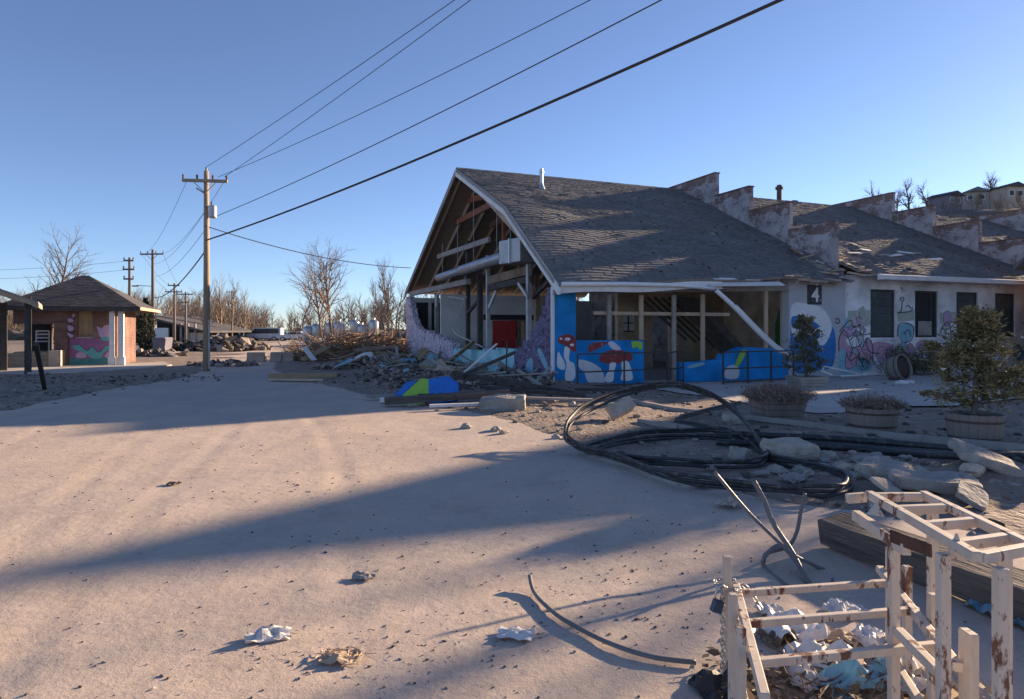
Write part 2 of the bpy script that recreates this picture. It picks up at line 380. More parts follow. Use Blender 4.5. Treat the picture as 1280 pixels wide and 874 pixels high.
M['dark'] = pmat('dark_interior', (.03,.028,.028), (.02,.018,.018), 3, .9, .1)
M['floor'] = pmat('interior_floor', (.38,.34,.30), (.24,.21,.185), 2, .9, .5)
M['shutter'] = pmat('dark_shutter', (.06,.075,.08), (.04,.05,.052), 2, .6, .15, c3=(.10,.12,.12), c3lo=.6, c3hi=.66)
M['board'] = pmat('plywood', (.34,.23,.12), (.25,.165,.085), 3, .8, .2)
M['glass'] = pmat('window_glass', (.02,.025,.03), (.015,.02,.022), 3, .3, 0, spec=.4)
M['bark'] = pmat('bark', (.13,.10,.085), (.07,.055,.045), 4, .95, .5, 20)
M['barklight'] = pmat('bark_light', (.26,.19,.14), (.16,.115,.085), 4, .95, .4, 20)
M['twig'] = pmat('twig', (.17,.125,.095), (.10,.075,.06), 2, .95, 0)
M['wood_far'] = pmat('woodland_twigs', (.19,.145,.115), (.12,.09,.07), .2, .95, 0, island=.2)
M['brush'] = pmat('brush', (.33,.22,.13), (.16,.10,.065), 2, .9, .2, island=.45)
M['pole'] = pmat('pole_wood', (.36,.26,.17), (.24,.17,.11), 5, .9, .5, 30, stretch=(1,1,.08))
M['polegrey'] = pmat('pole_grey', (.15,.13,.12), (.10,.085,.08), 5, .9, .4, 30, stretch=(1,1,.08))
M['wire'] = pmat('wire', (.025,.025,.03), (.03,.03,.035), 3, .6, 0)
M['porcelain'] = pmat('porcelain', (.16,.13,.12), (.10,.08,.075), 3, .3, 0)
M['stave'] = pmat('barrel_wood', (.22,.18,.155), (.12,.10,.085), 4, .9, .7, 22, stretch=(1,1,.2), c3=(.20,.17,.15), c3lo=.6, c3hi=.7)
M['hoop'] = pmat('hoop_iron', (.05,.042,.04), (.09,.05,.035), 8, .7, .2)
M['soil'] = pmat('soil', (.055,.04,.03), (.03,.022,.018), 6, .95, .8, 30)
M['needle'] = pmat('needles', (.23,.18,.08), (.11,.10,.045), 2.5, .8, 0, island=.5)
M['needledark'] = pmat('needles_dark', (.10,.105,.06), (.055,.06,.037), 2.5, .8, 0, island=.5)
M['dryplant'] = pmat('dry_plant', (.32,.225,.17), (.10,.07,.055), 4, .9, 0, island=.4)
M['leaf'] = pmat('dead_leaf', (.16,.11,.07), (.08,.055,.035), 5, .9, 0, island=.5)
M['tank'] = pmat('tank_steel', (.46,.45,.44), (.36,.35,.34), 1.2, .35, .05, metal=.55)
M['carblue'] = pmat('car_blue', (.06,.16,.24), (.05,.13,.2), 2, .3, 0, spec=.6)
M['carwhite'] = pmat('car_white', (.6,.62,.63), (.5,.5,.52), 2, .3, 0, spec=.6)
M['tyre'] = pmat('tyre', (.02,.02,.02), (.03,.03,.03), 5, .9, 0)
M['hill'] = pmat('hill_scrub', (.14,.11,.09), (.07,.055,.047), .12, .95, .5, 1.2, c3=(.20,.155,.115), c3lo=.5, c3hi=.62, c3scale=.3)
M['purplebin'] = pmat('bin_grey', (.14,.13,.17), (.10,.095,.125), 2, .6, .05)
M['evergreen'] = pmat('evergreen', (.030,.036,.022), (.017,.02,.014), 2, .9, 0, island=.4)
M['hosewhite'] = pmat('pale_strip', (.55,.52,.48), (.4,.37,.33), 5, .6, .1)

# ------------------------------------------------------------------ terrain
def interp(tab, x):
    if x <= tab[0][0]: return tab[0][1]
    for (a, va), (b, vb) in zip(tab, tab[1:]):
        if x <= b: return va + (vb-va)*(x-a)/(b-a)
    return tab[-1][1]
def sstep(a, b, x):
    t = max(0, min(1, (x-a)/(b-a))); return t*t*(3-2*t)
_rb = [G(*p) for p in [(1300,700),(1160,665),(1060,640),(960,628),(870,612),(800,592),(720,572),(680,548),(600,520),(500,505),(440,492),(385,478),(330,462)]]
RB = [(-60, 14.0), (0, 5.6)] + [(p.y, p.x) for p in _rb] + [(69, -25.0), (110, -36), (400, -110)]
_lb = [G(*p) for p in [(30,512),(150,487),(240,472),(262,464)]]
LB = [(-60, -16.0), (0, -12.0)] + [(p.y, p.x) for p in _lb] + [(69, -30.5), (110, -46), (400, -140)]
CX, CY = G(690, 485).x, G(690, 485).y
BA = R(22.1)
vx, vy, ux, uy = math.cos(BA), math.sin(BA), -math.sin(BA), math.cos(BA)
def B(t, s, z): return (CX + t*vx + s*ux, CY + t*vy + s*uy, z)
def toB(x, y):
    dx, dy = x-CX, y-CY; return dx*vx+dy*vy, dx*ux+dy*uy
def front(px, py, s=0):
    k = (px-640)/F; bx, by = CX+s*ux, CY+s*uy
    t = (k*by-bx)/(vx-k*vy); Y = by+t*vy
    return t, CAMH+(HZ-py)/F*Y
def gable(px, py, t=0):
    k = (px-640)/F; bx, by = CX+t*vx, CY+t*vy
    s = (k*by-bx)/(ux-k*uy); Y = by+s*uy
    return s, CAMH+(HZ-py)/F*Y
def fbm(x, y, sc, o=3, seed=0):
    v = 0; a = 1; n = 0
    for i in range(o):
        v += a*noise.noise(Vector((x*sc+seed, y*sc+seed*.7, seed))); n += a; a *= .5; sc *= 2.1
    return v/n
def verge(x, y):
    """metres outside the road: positive on the dirt verges"""
    return max(x - interp(RB, y), interp(LB, y) - x)
def gh(x, y):
    w = verge(x, y) + .35*fbm(x, y, .8, 3, 5)
    h = -.07 + .10*sstep(-.35, .7, w)
    out = sstep(0, 1.5, w)
    if out > 0 and y < 60:
        h += out*(.05*fbm(x, y, .7, 4, 2) + .03*fbm(x, y, 3.5, 2, 9))
        t, s = toB(x, y)
        # spoil heaped against the open gable and in front of the corner
        d = abs(t+1.4)/2.4
        if -3 < s < 22: h += .30*math.exp(-d*d)*sstep(-3, 0, s)*sstep(22, 18, s)*(1+.5*fbm(x, y, .9, 3, 4))
        # bank by the broken slabs on the right
        if x > 3.5 and y < 12:
            dd = ((x-6.2)/2.2)**2 + ((y-7.2)/.75)**2
            h += .26*math.exp(-dd)*(1+.6*fbm(x, y, 1.7, 3, 8))
        if t > 3 and -8 < s < 0: h *= .4
        if t > 0 and s > .1 and t < 40 and s < 18: h = -.15
    return h
def axis(lo, hi, step, far_lo, far_hi, g=1.22):
    a = []; x = lo; d = step
    while x > far_lo: d *= g; x -= d; a.append(x)
    a.reverse(); x = lo
    while x < hi: a.append(x); x += step
    a.append(hi); d = step; x = hi
    while x < far_hi: d *= g; x += d; a.append(x)
    return a
def grid_sheet(name, xs, ys, zf, mat, keep=None):
    vs = []; idx = {}; fs = []
    nx = len(xs)
    for y in ys:
        for x in xs: vs.append((x, y, zf(x, y)))
    for j in range(len(ys)-1):
        for i in range(nx-1):
            if keep and not keep(xs[i], ys[j]): continue
            fs.append((j*nx+i, j*nx+i+1, (j+1)*nx+i+1, (j+1)*nx+i))
    me = bpy.data.meshes.new(name); me.from_pydata(vs, [], fs); me.update()
    me.polygons.foreach_set('use_smooth', [True]*len(fs)); me.materials.append(mat)
    o = bpy.data.objects.new(name, me); COL.objects.link(o); o['kind'] = 'structure'; ORG[o.name] = Vector((0,0,0))
    return o
grid_sheet('ground', axis(-13, 13, .13, -2500, 2500), axis(1.5, 24, .13, -80, 4000), gh, M['dirt'])
def road_z(x, y):
    if y > 40: return 0.0
    e = .012*fbm(x, y, .5, 3, 1) + .005*fbm(x, y, 4, 2, 6)
    for x0_, sl_, wd_ in ((-2.9, -.34, .13), (-1.35, -.34, .13), (-5.2, -.42, .15), (-3.6, -.42, .15), (1.0, .42, .12), (2.4, .42, .12)):   # wheel ruts
        if y < 16:
            q = (x - x0_ - sl_*(y-5) - .25*math.sin(y*.35+x0_))/wd_
            if abs(q) < 3: e += .38*(-.016*math.exp(-q*q) + .008*math.exp(-(abs(q)-1.6)**2*3))*(.5+.5*noise.noise(Vector((x*.6, y*.6, x0_)))+.2)*(1+.35*math.sin((y+x*.5)*46))
    if y < 9:   # tyre ripples in the loose sand
        q = math.exp(-((x+.2)/1.0)**2 - ((y-5.3)/1.0)**2)
        e += .007*q*math.sin((x*.8+y*.9)*34)
    return e
def road_keep(x, y): return interp(LB, y)-1.6 < x < interp(RB, y)+1.6
ra = axis(-9, 6, .075, -150, 40)
grid_sheet('road', ra, axis(1.6, 13, .075, -50, 380), road_z, M['sand'], road_keep)
pv = MB(B)
n = 40
for i in range(n):
    for j in range(8):
        t0, t1 = 2.2+i*.95, 2.2+(i+1)*.95; s0, s1 = -7.4+j*.86, -7.4+(j+1)*.86
        def sh(t, s): return t + (1.2*fbm(t, s, .5, 3, 2) if t < 4 else 0)
        def ss(t, s): return s + (.7*fbm(t, s, .6, 3, 7) if s < -7 else 0)
        pv.add([(sh(t0,s0), ss(t0,s0), .055), (sh(t1,s0), ss(t1,s0), .055), (sh(t1,s1), ss(t1,s1), .055), (sh(t0,s1), ss(t0,s1), .055)], [(0,1,2,3)])
pv.build('pavement', M['pave'], kind='structure')
hp_ = MB(); pp_ = [G(-40, 470), G(30, 468), G(100, 467), G(170, 463), G(215, 458), G(205, 454), G(150, 457), G(-40, 459)]; hp_.prism([(q.x, q.y, -.02) for q in pp_], (0, 0, .10)); hp_.build('sidewalk', M['pave'], kind='structure')

# ------------------------------------------------------------------ the damaged brick building
RS, RZ = 9.2, 8.5                      # ridge
BAY = 11.35
bld = empty('brick_building', B(0, 0, 0), 'long damaged brick building with open gable, sagging shingle roof and stepped parapets', 'building')
def ze(t):
    if t < BAY: return 3.02 + .047*t + .03*math.sin(t*1.7)
    return 3.72 + .04*math.sin(t*2.3)
def rf(t, k, side=0):
    """roof surface, front slope (side 0) or back slope; k 0 at the eave, 1 at the ridge"""
    if side == 0:
        s = -.55 + (RS+.55)*k; z = ze(t) + (RZ-ze(t))*k
        w = .05*noise.noise(Vector((t*.5, k*4, 1.3)))*math.sin(math.pi*k)
        if t < BAY:
            z -= .10*math.sin(math.pi*k)*sstep(0, 4, t)
            z += .62*(k/.425 if k < .425 else max(0, (1-k)/.575))*(1-.85*sstep(0, 7, t))
        # crushed corner beside the first parapet
        if BAY-.2 < t < BAY+3.2: z += .14*noise.noise(Vector((t*1.9, k*9, 7)))*sstep(.55, .15, k)
        if t <= BAY and t > BAY-2.5: z -= .16*sstep(BAY-2.5, BAY, t)*sstep(.3, 0, k)
        return (t, s, z+w)
    s = 18.9 + (RS-18.9)*k; return (t, s, 3.75 + (RZ-3.75)*k)
def roof_slope(name, t0, t1, side, label=None, shing=True, eave_cut=None):
    nt_, nk = max(6, int((t1-t0)/.6)), 22
    mb = MB(B); th = .05; vs = []; fs = []
    for i in range(nt_+1):
        for j in range(nk+1):
            p = rf(t0+(t1-t0)*i/nt_, j/nk, side); vs.append(p)
    m = len(vs); vs += [(a, b, c-th) for a, b, c in vs]
    def id_(i, j): return i*(nk+1)+j
    for i in range(nt_):
        for j in range(nk):
            q = [id_(i,j), id_(i+1,j), id_(i+1,j+1), id_(i,j+1)]
            fs.append(tuple(q)); fs.append(tuple(x+m for x in q[::-1]))
    for i in range(nt_):
        for j in (0, nk): fs.append((id_(i,j), id_(i,j)+m, id_(i+1,j)+m, id_(i+1,j)))
    for j in range(nk):
        for i in (0, nt_): fs.append((id_(i,j), id_(i,j+1), id_(i,j+1)+m, id_(i,j)+m))
    mb.add(vs, fs)
    r = mb.build(name, M['deck'], bld)
    if shing:
        sb = MB(B); L_ = math.hypot(RS+.55, 5.2); nc = int(L_/.155); rnd = random.Random(int(t0*10)+side)
        for c in range(nc):
            k0, k1 = c/nc-.002, min(1, (c+1.25)/nc); x = t0 - rnd.random()*.3
            while x < t1:
                w = rnd.uniform(.24, .36); a, b = max(x, t0), min(x+w-.014, t1); x += w
                if b-a < .03: continue
                if noise.noise(Vector((a*.9, c*.11, 3))) > .62: continue       # torn-off tabs
                l0 = .03+rnd.random()*.022; l1 = .008
                if rnd.random() < .012: l0 += .06
                kk = k0 + rnd.uniform(-.0012, .0012)
                p = [rf(a, kk, side), rf(b, kk, side), rf(b, k1, side), rf(a, k1, side)]
                v = [(p[0][0],p[0][1],p[0][2]+l0), (p[1][0],p[1][1],p[1][2]+l0+rnd.uniform(-.004,.004)), (p[2][0],p[2][1],p[2][2]+l1), (p[3][0],p[3][1],p[3][2]+l1),
                     (p[0][0],p[0][1],p[0][2]+.003), (p[1][0],p[1][1],p[1][2]+.003)]
                sb.add(v, [(0,1,2,3), (4,5,1,0)])
        sb.build('shingles', M['roof'], r, kind='stuff')
    return r
roofs = []
for bay in range(3):
    a = bay*BAY + (.26 if bay else -.05); b = (bay+1)*BAY - .02
    roofs.append(roof_slope('roof', a, b, 0))
    roof_slope('roof', a, b, 1, shing=False)
# ridge cap of the first bay
rc = MB(B)
for i in range(34):
    a = -.06 + i*.335; rc.prism([(a, RS-.16, RZ-.055), (a, RS, RZ+.055), (a, RS+.16, RZ-.055), (a, RS, RZ+.03)], (.33, 0, .004*(i % 3)))
rc.build('ridge_cap', M['roof'], roofs[0])
# rake boards on the gable, two per slope
def rake(side, ks, w, off, th, name='rake_board', mat='white'):
    for k0, k1 in ks:
        p0, p1 = rf(-.05, k0, side), rf(-.05, k1, side)
        mb = MB(B); lo0, lo1 = p0[2]-.03, p1[2]-.03
        mb.prism([(off, p0[1], lo0), (off, p1[1], lo1), (off, p1[1], lo1-w), (off, p0[1], lo0-w)], (th, 0, 0))
        mb.build(name, M[mat], bld)
rake(0, ((0, .2), (.2, .425), (.425, .7), (.7, 1.0)), .30, -.10, .045)
rake(1, ((0, .5), (.5, 1.0)), .26, -.10, .045, mat='woodgrey')
rake(0, ((0.02, .2), (.2, .425), (.425, .7), (.7, .98)), .10, -.135, .03, 'drip_edge', 'woodgrey')
# plumbing vent on the front slope
q = rf(3.0, .8, 0); wv = B(*q)
vm = MB(); vm.lathe(wv, [(.20,-.12),(.10,.12),(.075,.22),(.075,.62),(.10,.63),(.10,.70),(.075,.71),(.075,.8)], 14)
vm.build('vent_pipe', M['steel'], roofs[0], smooth=False)
q = rf(18.2, 1.0, 0); vm = MB(); vm.lathe(B(q[0], q[1]+.6, q[2]-.2), [(.13,0),(.13,.9),(.2,.92),(.2,1.05),(.13,1.06),(.13,1.15)], 12); vm.build('vent_pipe', M['wooddark'], roofs[1])

# stepped fire walls
def firewall(t):
    mb = MB(B); prof = []
    steps = [(.23+2.15*k, 5.62+1.05*k) for k in range(4)]
    rnd = random.Random(int(t)); pts = [(.02, 0), (.02, 3.9)]
    for i, (s0, z0) in enumerate(steps):
        pts += [(s0, pts[-1][1]), (s0, z0)]
        s1 = steps[i+1][0] if i < 3 else 2*RS-s0
        m = 5
        for j in range(1, m):
            ss_ = s0+(s1-s0)*j/m; zz = z0 + (rnd.uniform(-.05, .03) if t < 12 and i == 0 else 0)
            pts.append((ss_, zz))
        pts.append((s1, z0))
    back = [(2*RS-s, z) for s, z in steps[::-1]]
    for i, (s0, z0) in enumerate(back[1:], 1): pts += [(back[i-1][0], z0), (s0, z0)]
    pts += [(2*RS-.02, 3.9), (2*RS-.02, 0)]
    clean = []
    for p in pts:
        if not clean or (abs(p[0]-clean[-1][0]) > 1e-4 or abs(p[1]-clean[-1][1]) > 1e-4): clean.append(p)
    mb.prism([(t, s, z) for s, z in clean], (.25, 0, 0))
    w = mb.build('parapet_wall', M['firebrick'], bld)
    for i, (s0, z0) in enumerate(steps):
        s1 = steps[i+1][0] if i < 3 else 2*RS-s0
        if t < 12 and i == 0: continue      # its coping is gone
        MB(B).box((t-.03, s0-.04, z0+.002), (t+.28, s1, z0+.05)).build('coping', M['redbrick'], w)
    for i, (s0, z0) in enumerate(steps):
        s1 = steps[i+1][0] if i < 3 else 2*RS-s0; m = 6
        pb = [(t-.004, s0-.003, z0-.002), (t-.004, s1, z0-.002)] + [(t-.004, s1-(s1-s0+.003)*j/m, z0-rnd.uniform(.22, .5)) for j in range(m+1)]
        MB(B).prism(pb, (.1, 0, 0)).build('brick_band', M['bandbrick'], w)
    return w
for k in (1, 2, 3): firewall(k*BAY)
# tumbled bricks and boards at the crushed foot of the first parapet
rnd = random.Random(31)
for i in range(26):
    t, s = BAY+rnd.uniform(-.7, .9), rnd.uniform(-.4, 1.9); k = (s+.55)/(RS+.55)
    p = rf(t, max(0, k), 0)
    MB(B).obox((t, s, p[2]+.08+rnd.random()*.06), (.2, .1, .07) if i % 3 else (.1, .7, .03), (rnd.uniform(-.5,.5), rnd.uniform(-.5,.5), rnd.uniform(0,3))).build('loose_brick' if i % 3 else 'loose_board', M['firebrick'] if i % 3 else M['woodlight'], bld)
for i in range(9):
    t = BAY+2.2+i*.55; k = .16+.1*rnd.random(); p = rf(t, k, 0)
    MB(B).obox((t, p[1], p[2]+.07), (.75, .14, .03), (.5+rnd.uniform(-.2,.2), rnd.uniform(-.12,.12), rnd.uniform(-.25,.25))).build('torn_shingle_strip', M['woodgrey'] if i % 2 else M['white'], bld)

# front wall: openings are real gaps
def wall_with_openings(t0, t1, z1, ops, s=0, th=.3):
    mb = MB(B); x = t0
    for a, b, za, zb in ops:
        if a > x: mb.box((x, s, 0), (a, s+th, z1))
        if za > 0: mb.box((a, s, 0), (b, s+th, za))
        if zb < z1: mb.box((a, s, zb), (b, s+th, z1))
        x = b
    if t1 > x: mb.box((x, s, 0), (t1, s+th, z1))
    return mb
MB(B).box((.06, 0, 0), (.78, .3, 2.92)).build('front_pier', M['bluebrick'], bld)
MB(B).prism([(.78, .02, 0), (3.16, .02, 0), (3.16, .02, 1.36), (.78, .02, 1.38)], (0, .26, 0)).build('low_wall', M['bluebrick'], bld)
lw = [(4.56,0),(9.0,0),(9.0,1.02)] + [(8.2,1.06),(7.4,1.1),(7.0,1.12),(6.6,1.0),(6.5,.9),(6.2,.9),(6.1,.72),(5.6,.7),(5.2,.66),(4.56,.66)]
MB(B).prism([(a, .02, b) for a, b in lw], (0, .26, 0)).build('low_wall', M['bluebrick'], bld)
MB(B).box((9.0, 0, 0), (BAY+.3, .3, 3.45)).build('front_wall', M['greyplaster'], bld)
wins = [(12.9+2.35*i, 14.2+2.35*i, 1.40, 3.18) for i in range(9)]
wall_with_openings(BAY+.302, 3*BAY, 3.66, wins).build('front_wall', M['whitebrick'], bld)
for i, (a, b, za, zb) in enumerate(wins):
    fm = MB(B)
    for p in (((a, .06, za), (a+.07, .16, zb)), ((b-.07, .06, za), (b, .16, zb)), ((a+.07, .06, zb-.07), (b-.07, .16, zb)), ((a+.07, .06, za), (b-.07, .16, za+.07))): fm.box(*p)
    w = fm.build('window', M['wooddark'], bld)
    MB(B).box((a-.06, -.05, za-.08), (b+.06, .05, za)).build('sill', M['whitebrick'], w)
    if i % 3 == 1:
        MB(B).box((a+.07, .12, za+.07), (b-.07, .125, zb-.07)).build('pane', M['glass'], w)
        MB(B).box((a+.3, .085, za+.08), (b-.25, .10, za+.62)).build('leaning_board', M['woodgrey'], w)
        MB(B).box((b-.3, .09, za+.07), (b-.24, .13, zb-.07)).build('mullion', M['wooddark'], w)
    else:
        for j in range(6):
            z0 = za+.07+j*(zb-za-.14)/6
            MB(B).box((a+.07, .09+.004*(j % 2), z0+.004), (b-.07, .12, z0+(zb-za-.14)/6-.004)).build('shutter_board', M['shutter'], w)
# timber framing left standing in the open front
for px, top in ((762, 2.78), (802, 2.78), (843, 2.8), (879, 2.85), (958, 3.0)):
    t, _ = front(px, 400, .1)
    zb = {762: 1.385, 802: 1.385, 843: .05, 879: .69, 958: 1.07}[px]
    MB(B).box((t-.06, .08, zb), (t+.06, .17, top)).build('stud', M['woodgrey' if px in (762, 843) else 'woodlight'], bld, bevel=.006)
t0, z = front(746, 391); t1, _ = front(917, 391)
MB(B).box((t0, .175, z-.06), (t1, .23, z+.05)).build('rail_board', M['woodlight'], bld, bevel=.006)
for a, b in ((.78, 4.4), (4.4, 9.0)):
    MB(B).prism([(a, .03, 2.76+.03*a), (b, .03, 2.76+.03*b), (b, .03, 2.98+.035*b), (a, .03, 2.96+.04*a)], (0, .24, 0)).build('header_beam', M['woodgrey'], bld)
def sag_board(name, mat, ta, tb, s0, s1, dz0, dz1, n=10):
    mb = MB(B); vs = []; fs = []
    for i in range(n+1):
        t = ta+(tb-ta)*i/n; z = ze(t)
        vs += [(t, s0, z+dz0), (t, s1, z+dz0), (t, s1, z+dz1), (t, s0, z+dz1)]
    for i in range(n):
        for k in range(4): fs.append((i*4+k, i*4+(k+1) % 4, i*4+4+(k+1) % 4, i*4+4+k))
    fs += [(3,2,1,0), tuple(n*4+k for k in range(4))]; mb.add(vs, fs); return mb.build(name, M[mat], bld)
sag_board('fascia', 'white', 0, 5.7, -.55, -.51, -.30, -.07)
sag_board('soffit', 'woodgrey', 0, 6.2, -.50, .0, -.30, -.27)
# eaves gutter that still hangs on
g = MB(B)
gp = [(.0, -.63, ze(0)-.04), (2, -.63, ze(2)-.07), (4, -.63, ze(4)-.17), (5.3, -.64, ze(5.3)-.30)]
g.tube(gp, .065, 8); g.build('gutter', M['gutter'], bld, smooth=True)
MB(B).prism([(-.13,-.5,ze(0)-.02),(-.13,-.78,ze(0)-.18),(-.13,-.72,ze(0)-.34),(-.13,-.62,ze(0)-.34),(-.13,-.2,ze(0)-.02+.0)], (.05,0,0)).build('eave_return', M['white'], bld)
MB(B).obox((6.6, -.62, ze(6.6)-.14), (2.9, .26, .03), (.5, -.03, -.03)).build('hanging_soffit_board', M['white'], bld)
MB(B).obox((6.3, -.52, ze(6.3)+.03), (1.9, .12, .02), (.4, -.01, .02)).build('torn_drip_strip', M['gutter'], bld)
g2 = MB(B); g2.prism([(12.5, -.60, 3.47), (12.5, -.86, 3.47), (12.5, -.90, 3.62), (12.5, -.60, 3.68)], (10.6, 0, .02)); g2.build('gutter', M['gutter'], bld)
for i in range(13):
    t = 9.2+i*.62+rnd.uniform(-.1,.1)
    MB(B).obox((t, -.5, ze(t)-.10+rnd.uniform(-.03,.03)), (.7, .12, .07), (rnd.uniform(-.4,.4), rnd.uniform(-.14,.14), rnd.uniform(-.2,.2))).build('eave_board', M['woodlight' if i % 4 == 0 else 'woodgrey'], bld)
MB(B).box((.0, -.06, .05), (.055, .10, 2.95)).build('corner_board', M['white'], bld)
# number sign
(ta, zt), (tb, zb) = front(1009, 356), front(1026.5, 381)
sg = MB(B).box((ta, -.03, zb), (tb, -.002, zt)).build('number_sign', M['ink'], bld)
cu = bpy.data.curves.new('digit', 'FONT'); cu.body = '4'; cu.size = 1; cu.extrude = .012; cu.offset = .02
to = bpy.data.objects.new('digit_src', cu); COL.objects.link(to); bpy.context.view_layer.update()
tm = bpy.data.meshes.new_from_object(to.evaluated_get(bpy.context.evaluated_depsgraph_get())); bpy.data.objects.remove(to)
xs = [v.co.x for v in tm.vertices]; ys = [v.co.y for v in tm.vertices]; sc = (zt-zb)*.74/(max(ys)-min(ys))
for v in tm.vertices:
    lx = (v.co.x-(min(xs)+max(xs))/2)*sc; lz = (v.co.y-(min(ys)+max(ys))/2)*sc
    v.co = Vector(B((ta+tb)/2+lx, -.045-v.co.z*.6, (zt+zb)/2+lz)) - ORG[bld.name]
tm.materials.clear(); tm.materials.append(M['muralwhite'])
do = bpy.data.objects.new('digit', tm); COL.objects.link(do); do.parent = sg; ORG[do.name] = ORG[bld.name]

# murals and tags: thin paint films on the wall
def paint(name, pts, mat, parent, to3, sm=4, inv=False):
    P = [Vector(p) for p in pts]
    if sm: P = spline([(p.x, p.y, 0) for p in P], sm, True)
    o = MB().poly([to3(p.x, p.y) for p in P]).build(name, M[mat], parent)
    return o
def stroke(name, pts, w, mat, parent, to3):
    P = spline([(a, b, 0) for a, b in pts], 5); mb = MB(); vs = []
    for i, p in enumerate(P):
        d = (P[min(i+1, len(P)-1)] - P[max(i-1, 0)]); d = Vector((-d.y, d.x, 0)).normalized()*w/2
        vs += [to3(p.x+d.x, p.y+d.y), to3(p.x-d.x, p.y-d.y)]
    mb.add(vs, [(2*i, 2*i+1, 2*i+3, 2*i+2) for i in range(len(P)-1)])
    return mb.build(name, M[mat], parent)
def c5(pts): return [(680+.25*a, 330+.25*b) for a, b in pts]
def c6(pts): return [(960+.2974*a, 320+.2974*b) for a, b in pts]
def on_front(off):
    def f(px, py):
        t, z = front(px, py, -off); return B(t, -off, z)
    return f
def ell(cx, cy, rx, ry, n=10, a=0): return [(cx+rx*math.cos(2*math.pi*i/n)*math.cos(a)-ry*math.sin(2*math.pi*i/n)*math.sin(a), cy+rx*math.cos(2*math.pi*i/n)*math.sin(a)+ry*math.sin(2*math.pi*i/n)*math.cos(a)) for i in range(n)]
lowl = bld
fA, fB, fC = on_front(-.014), on_front(-.010), on_front(-.007)   # low wall's face stands 2 cm back
wp = lambda nm, pts, m, f: paint(nm, c5(pts), m, lowl, f)
wp('painted_stalk', [(70,440),(85,460),(105,500),(100,530),(66,512)], 'muralwhite', on_front(.004))
for p in ([(105,415),(130,420),(125,480),(150,500),(157,560),(140,585),(112,585),(104,560),(112,500),(100,460)],): wp('painted_stalk', p, 'muralwhite', on_front(.006))
wp('painted_stalk', [(172,480),(230,490),(280,520),(300,560),(300,595),(225,595),(200,540),(176,520)], 'muralgrey', fC)
wp('painted_stalk', [(320,395),(345,388),(385,425),(360,432),(335,420)], 'muralgrey', fC)
wp('painted_stalk', [(330,497),(360,497),(350,540),(345,585),(310,590),(308,560),(325,530)], 'muralwhite', fC)
wp('painted_stalk', [(388,492),(420,488),(440,540),(440,580),(385,580),(390,540)], 'muralwhite', fC)
wp('painted_cap', [(68,375),(90,357),(130,352),(158,375),(159,435),(150,440),(110,410),(75,395)], 'capred', on_front(.008))
wp('painted_cap', [(220,425),(235,398),(270,391),(320,390),(310,402),(270,425),(230,440)], 'capred', fB)
wp('painted_cap', [(275,480),(290,450),(330,432),(380,432),(430,445),(445,470),(420,490),(350,500),(300,495)], 'capred', fB)
for x, y, rx, ry, f in ((118,376,14,8,on_front(.011)),(140,405,10,7,on_front(.011)),(85,374,7,6,on_front(.011)),(245,410,9,7,fA),(285,400,9,5,fA),(308,470,10,6,fA),(345,450,11,8,fA),(352,482,12,6,fA),(395,470,10,6,fA),(425,452,12,8,fA)):
    wp('painted_spot', ell(x, y, rx, ry, 8), 'muralwhite', f)
wp('painted_patch', [(437,390),(460,387),(490,392),(493,425),(478,428),(462,414),(445,424)], 'panelgreen', fB)
for x in (450, 472): wp('painted_spot', ell(x, 402, 5, 7, 6), 'muralwhite', fA)
wp('painted_band', [(955,505),(985,436),(1012,436),(978,505)], 'panelgreen', fC)
wp('painted_block', [(905,570),(915,515),(970,510),(970,570)], 'muralgrey', fB)
wp('painted_band', [(720,510),(790,492),(800,505),(730,522)], 'muralcyan', fC)
# pieces of older tags all along the lower brick
rg = random.Random(77)
for i in range(72):
    t = rg.uniform(11.75, 22.3) if i > 18 else rg.uniform(11.8, 12.7); z = rg.uniform(.35, 2.3); w, h = rg.uniform(.14, .42), rg.uniform(.15, .42)
    if any(a-w*1.2-.07 < t < b+w*1.2+.07 and z+h*1.2 > za-.1 for a, b, za, zb in wins): z = rg.uniform(.3, .85); h = .32
    n_ = rg.choice((5, 6, 7)); ph = rg.random()*6
    pg = [(t+w*math.cos(ph+k*6.283/n_)*rg.uniform(.55, 1.2), z+h*math.sin(ph+k*6.283/n_)*rg.uniform(.5, 1.15)) for k in range(n_)]
    of = .0012+.00008*i
    P_ = spline([(a, b, 0) for a, b in pg], 3, True)
    MB(B).poly([(p.x, -of, max(.05, p.y)) for p in P_]).build('tag_letter', M[rg.choice(('muralpink', 'muralcyan', 'murallilac', 'muralgrey', 'muralsage', 'muralwhite'))], bld)
    st_ = MB(B); vs_ = []
    for k in range(len(P_)):
        p, q = P_[k], P_[(k+1) % len(P_)]; d_ = (q-p); nn = Vector((-d_.y, d_.x, 0)).normalized()*.011 if d_.length > 1e-5 else Vector((0, .011, 0))
        vs_ += [(p.x+nn.x, -.0075-of*.3, max(.05, p.y+nn.y)), (p.x-nn.x, -.0075-of*.3, max(.05, p.y-nn.y))]
    m_ = len(P_) if i % 3 else int(len(P_)*.6)
    st_.add(vs_, [(2*k, 2*k+1, (2*k+3) % len(vs_), (2*k+2) % len(vs_)) for k in range(m_)]); st_.build('tag_line', M['ink' if i % 4 else 'muralwhite'], bld)
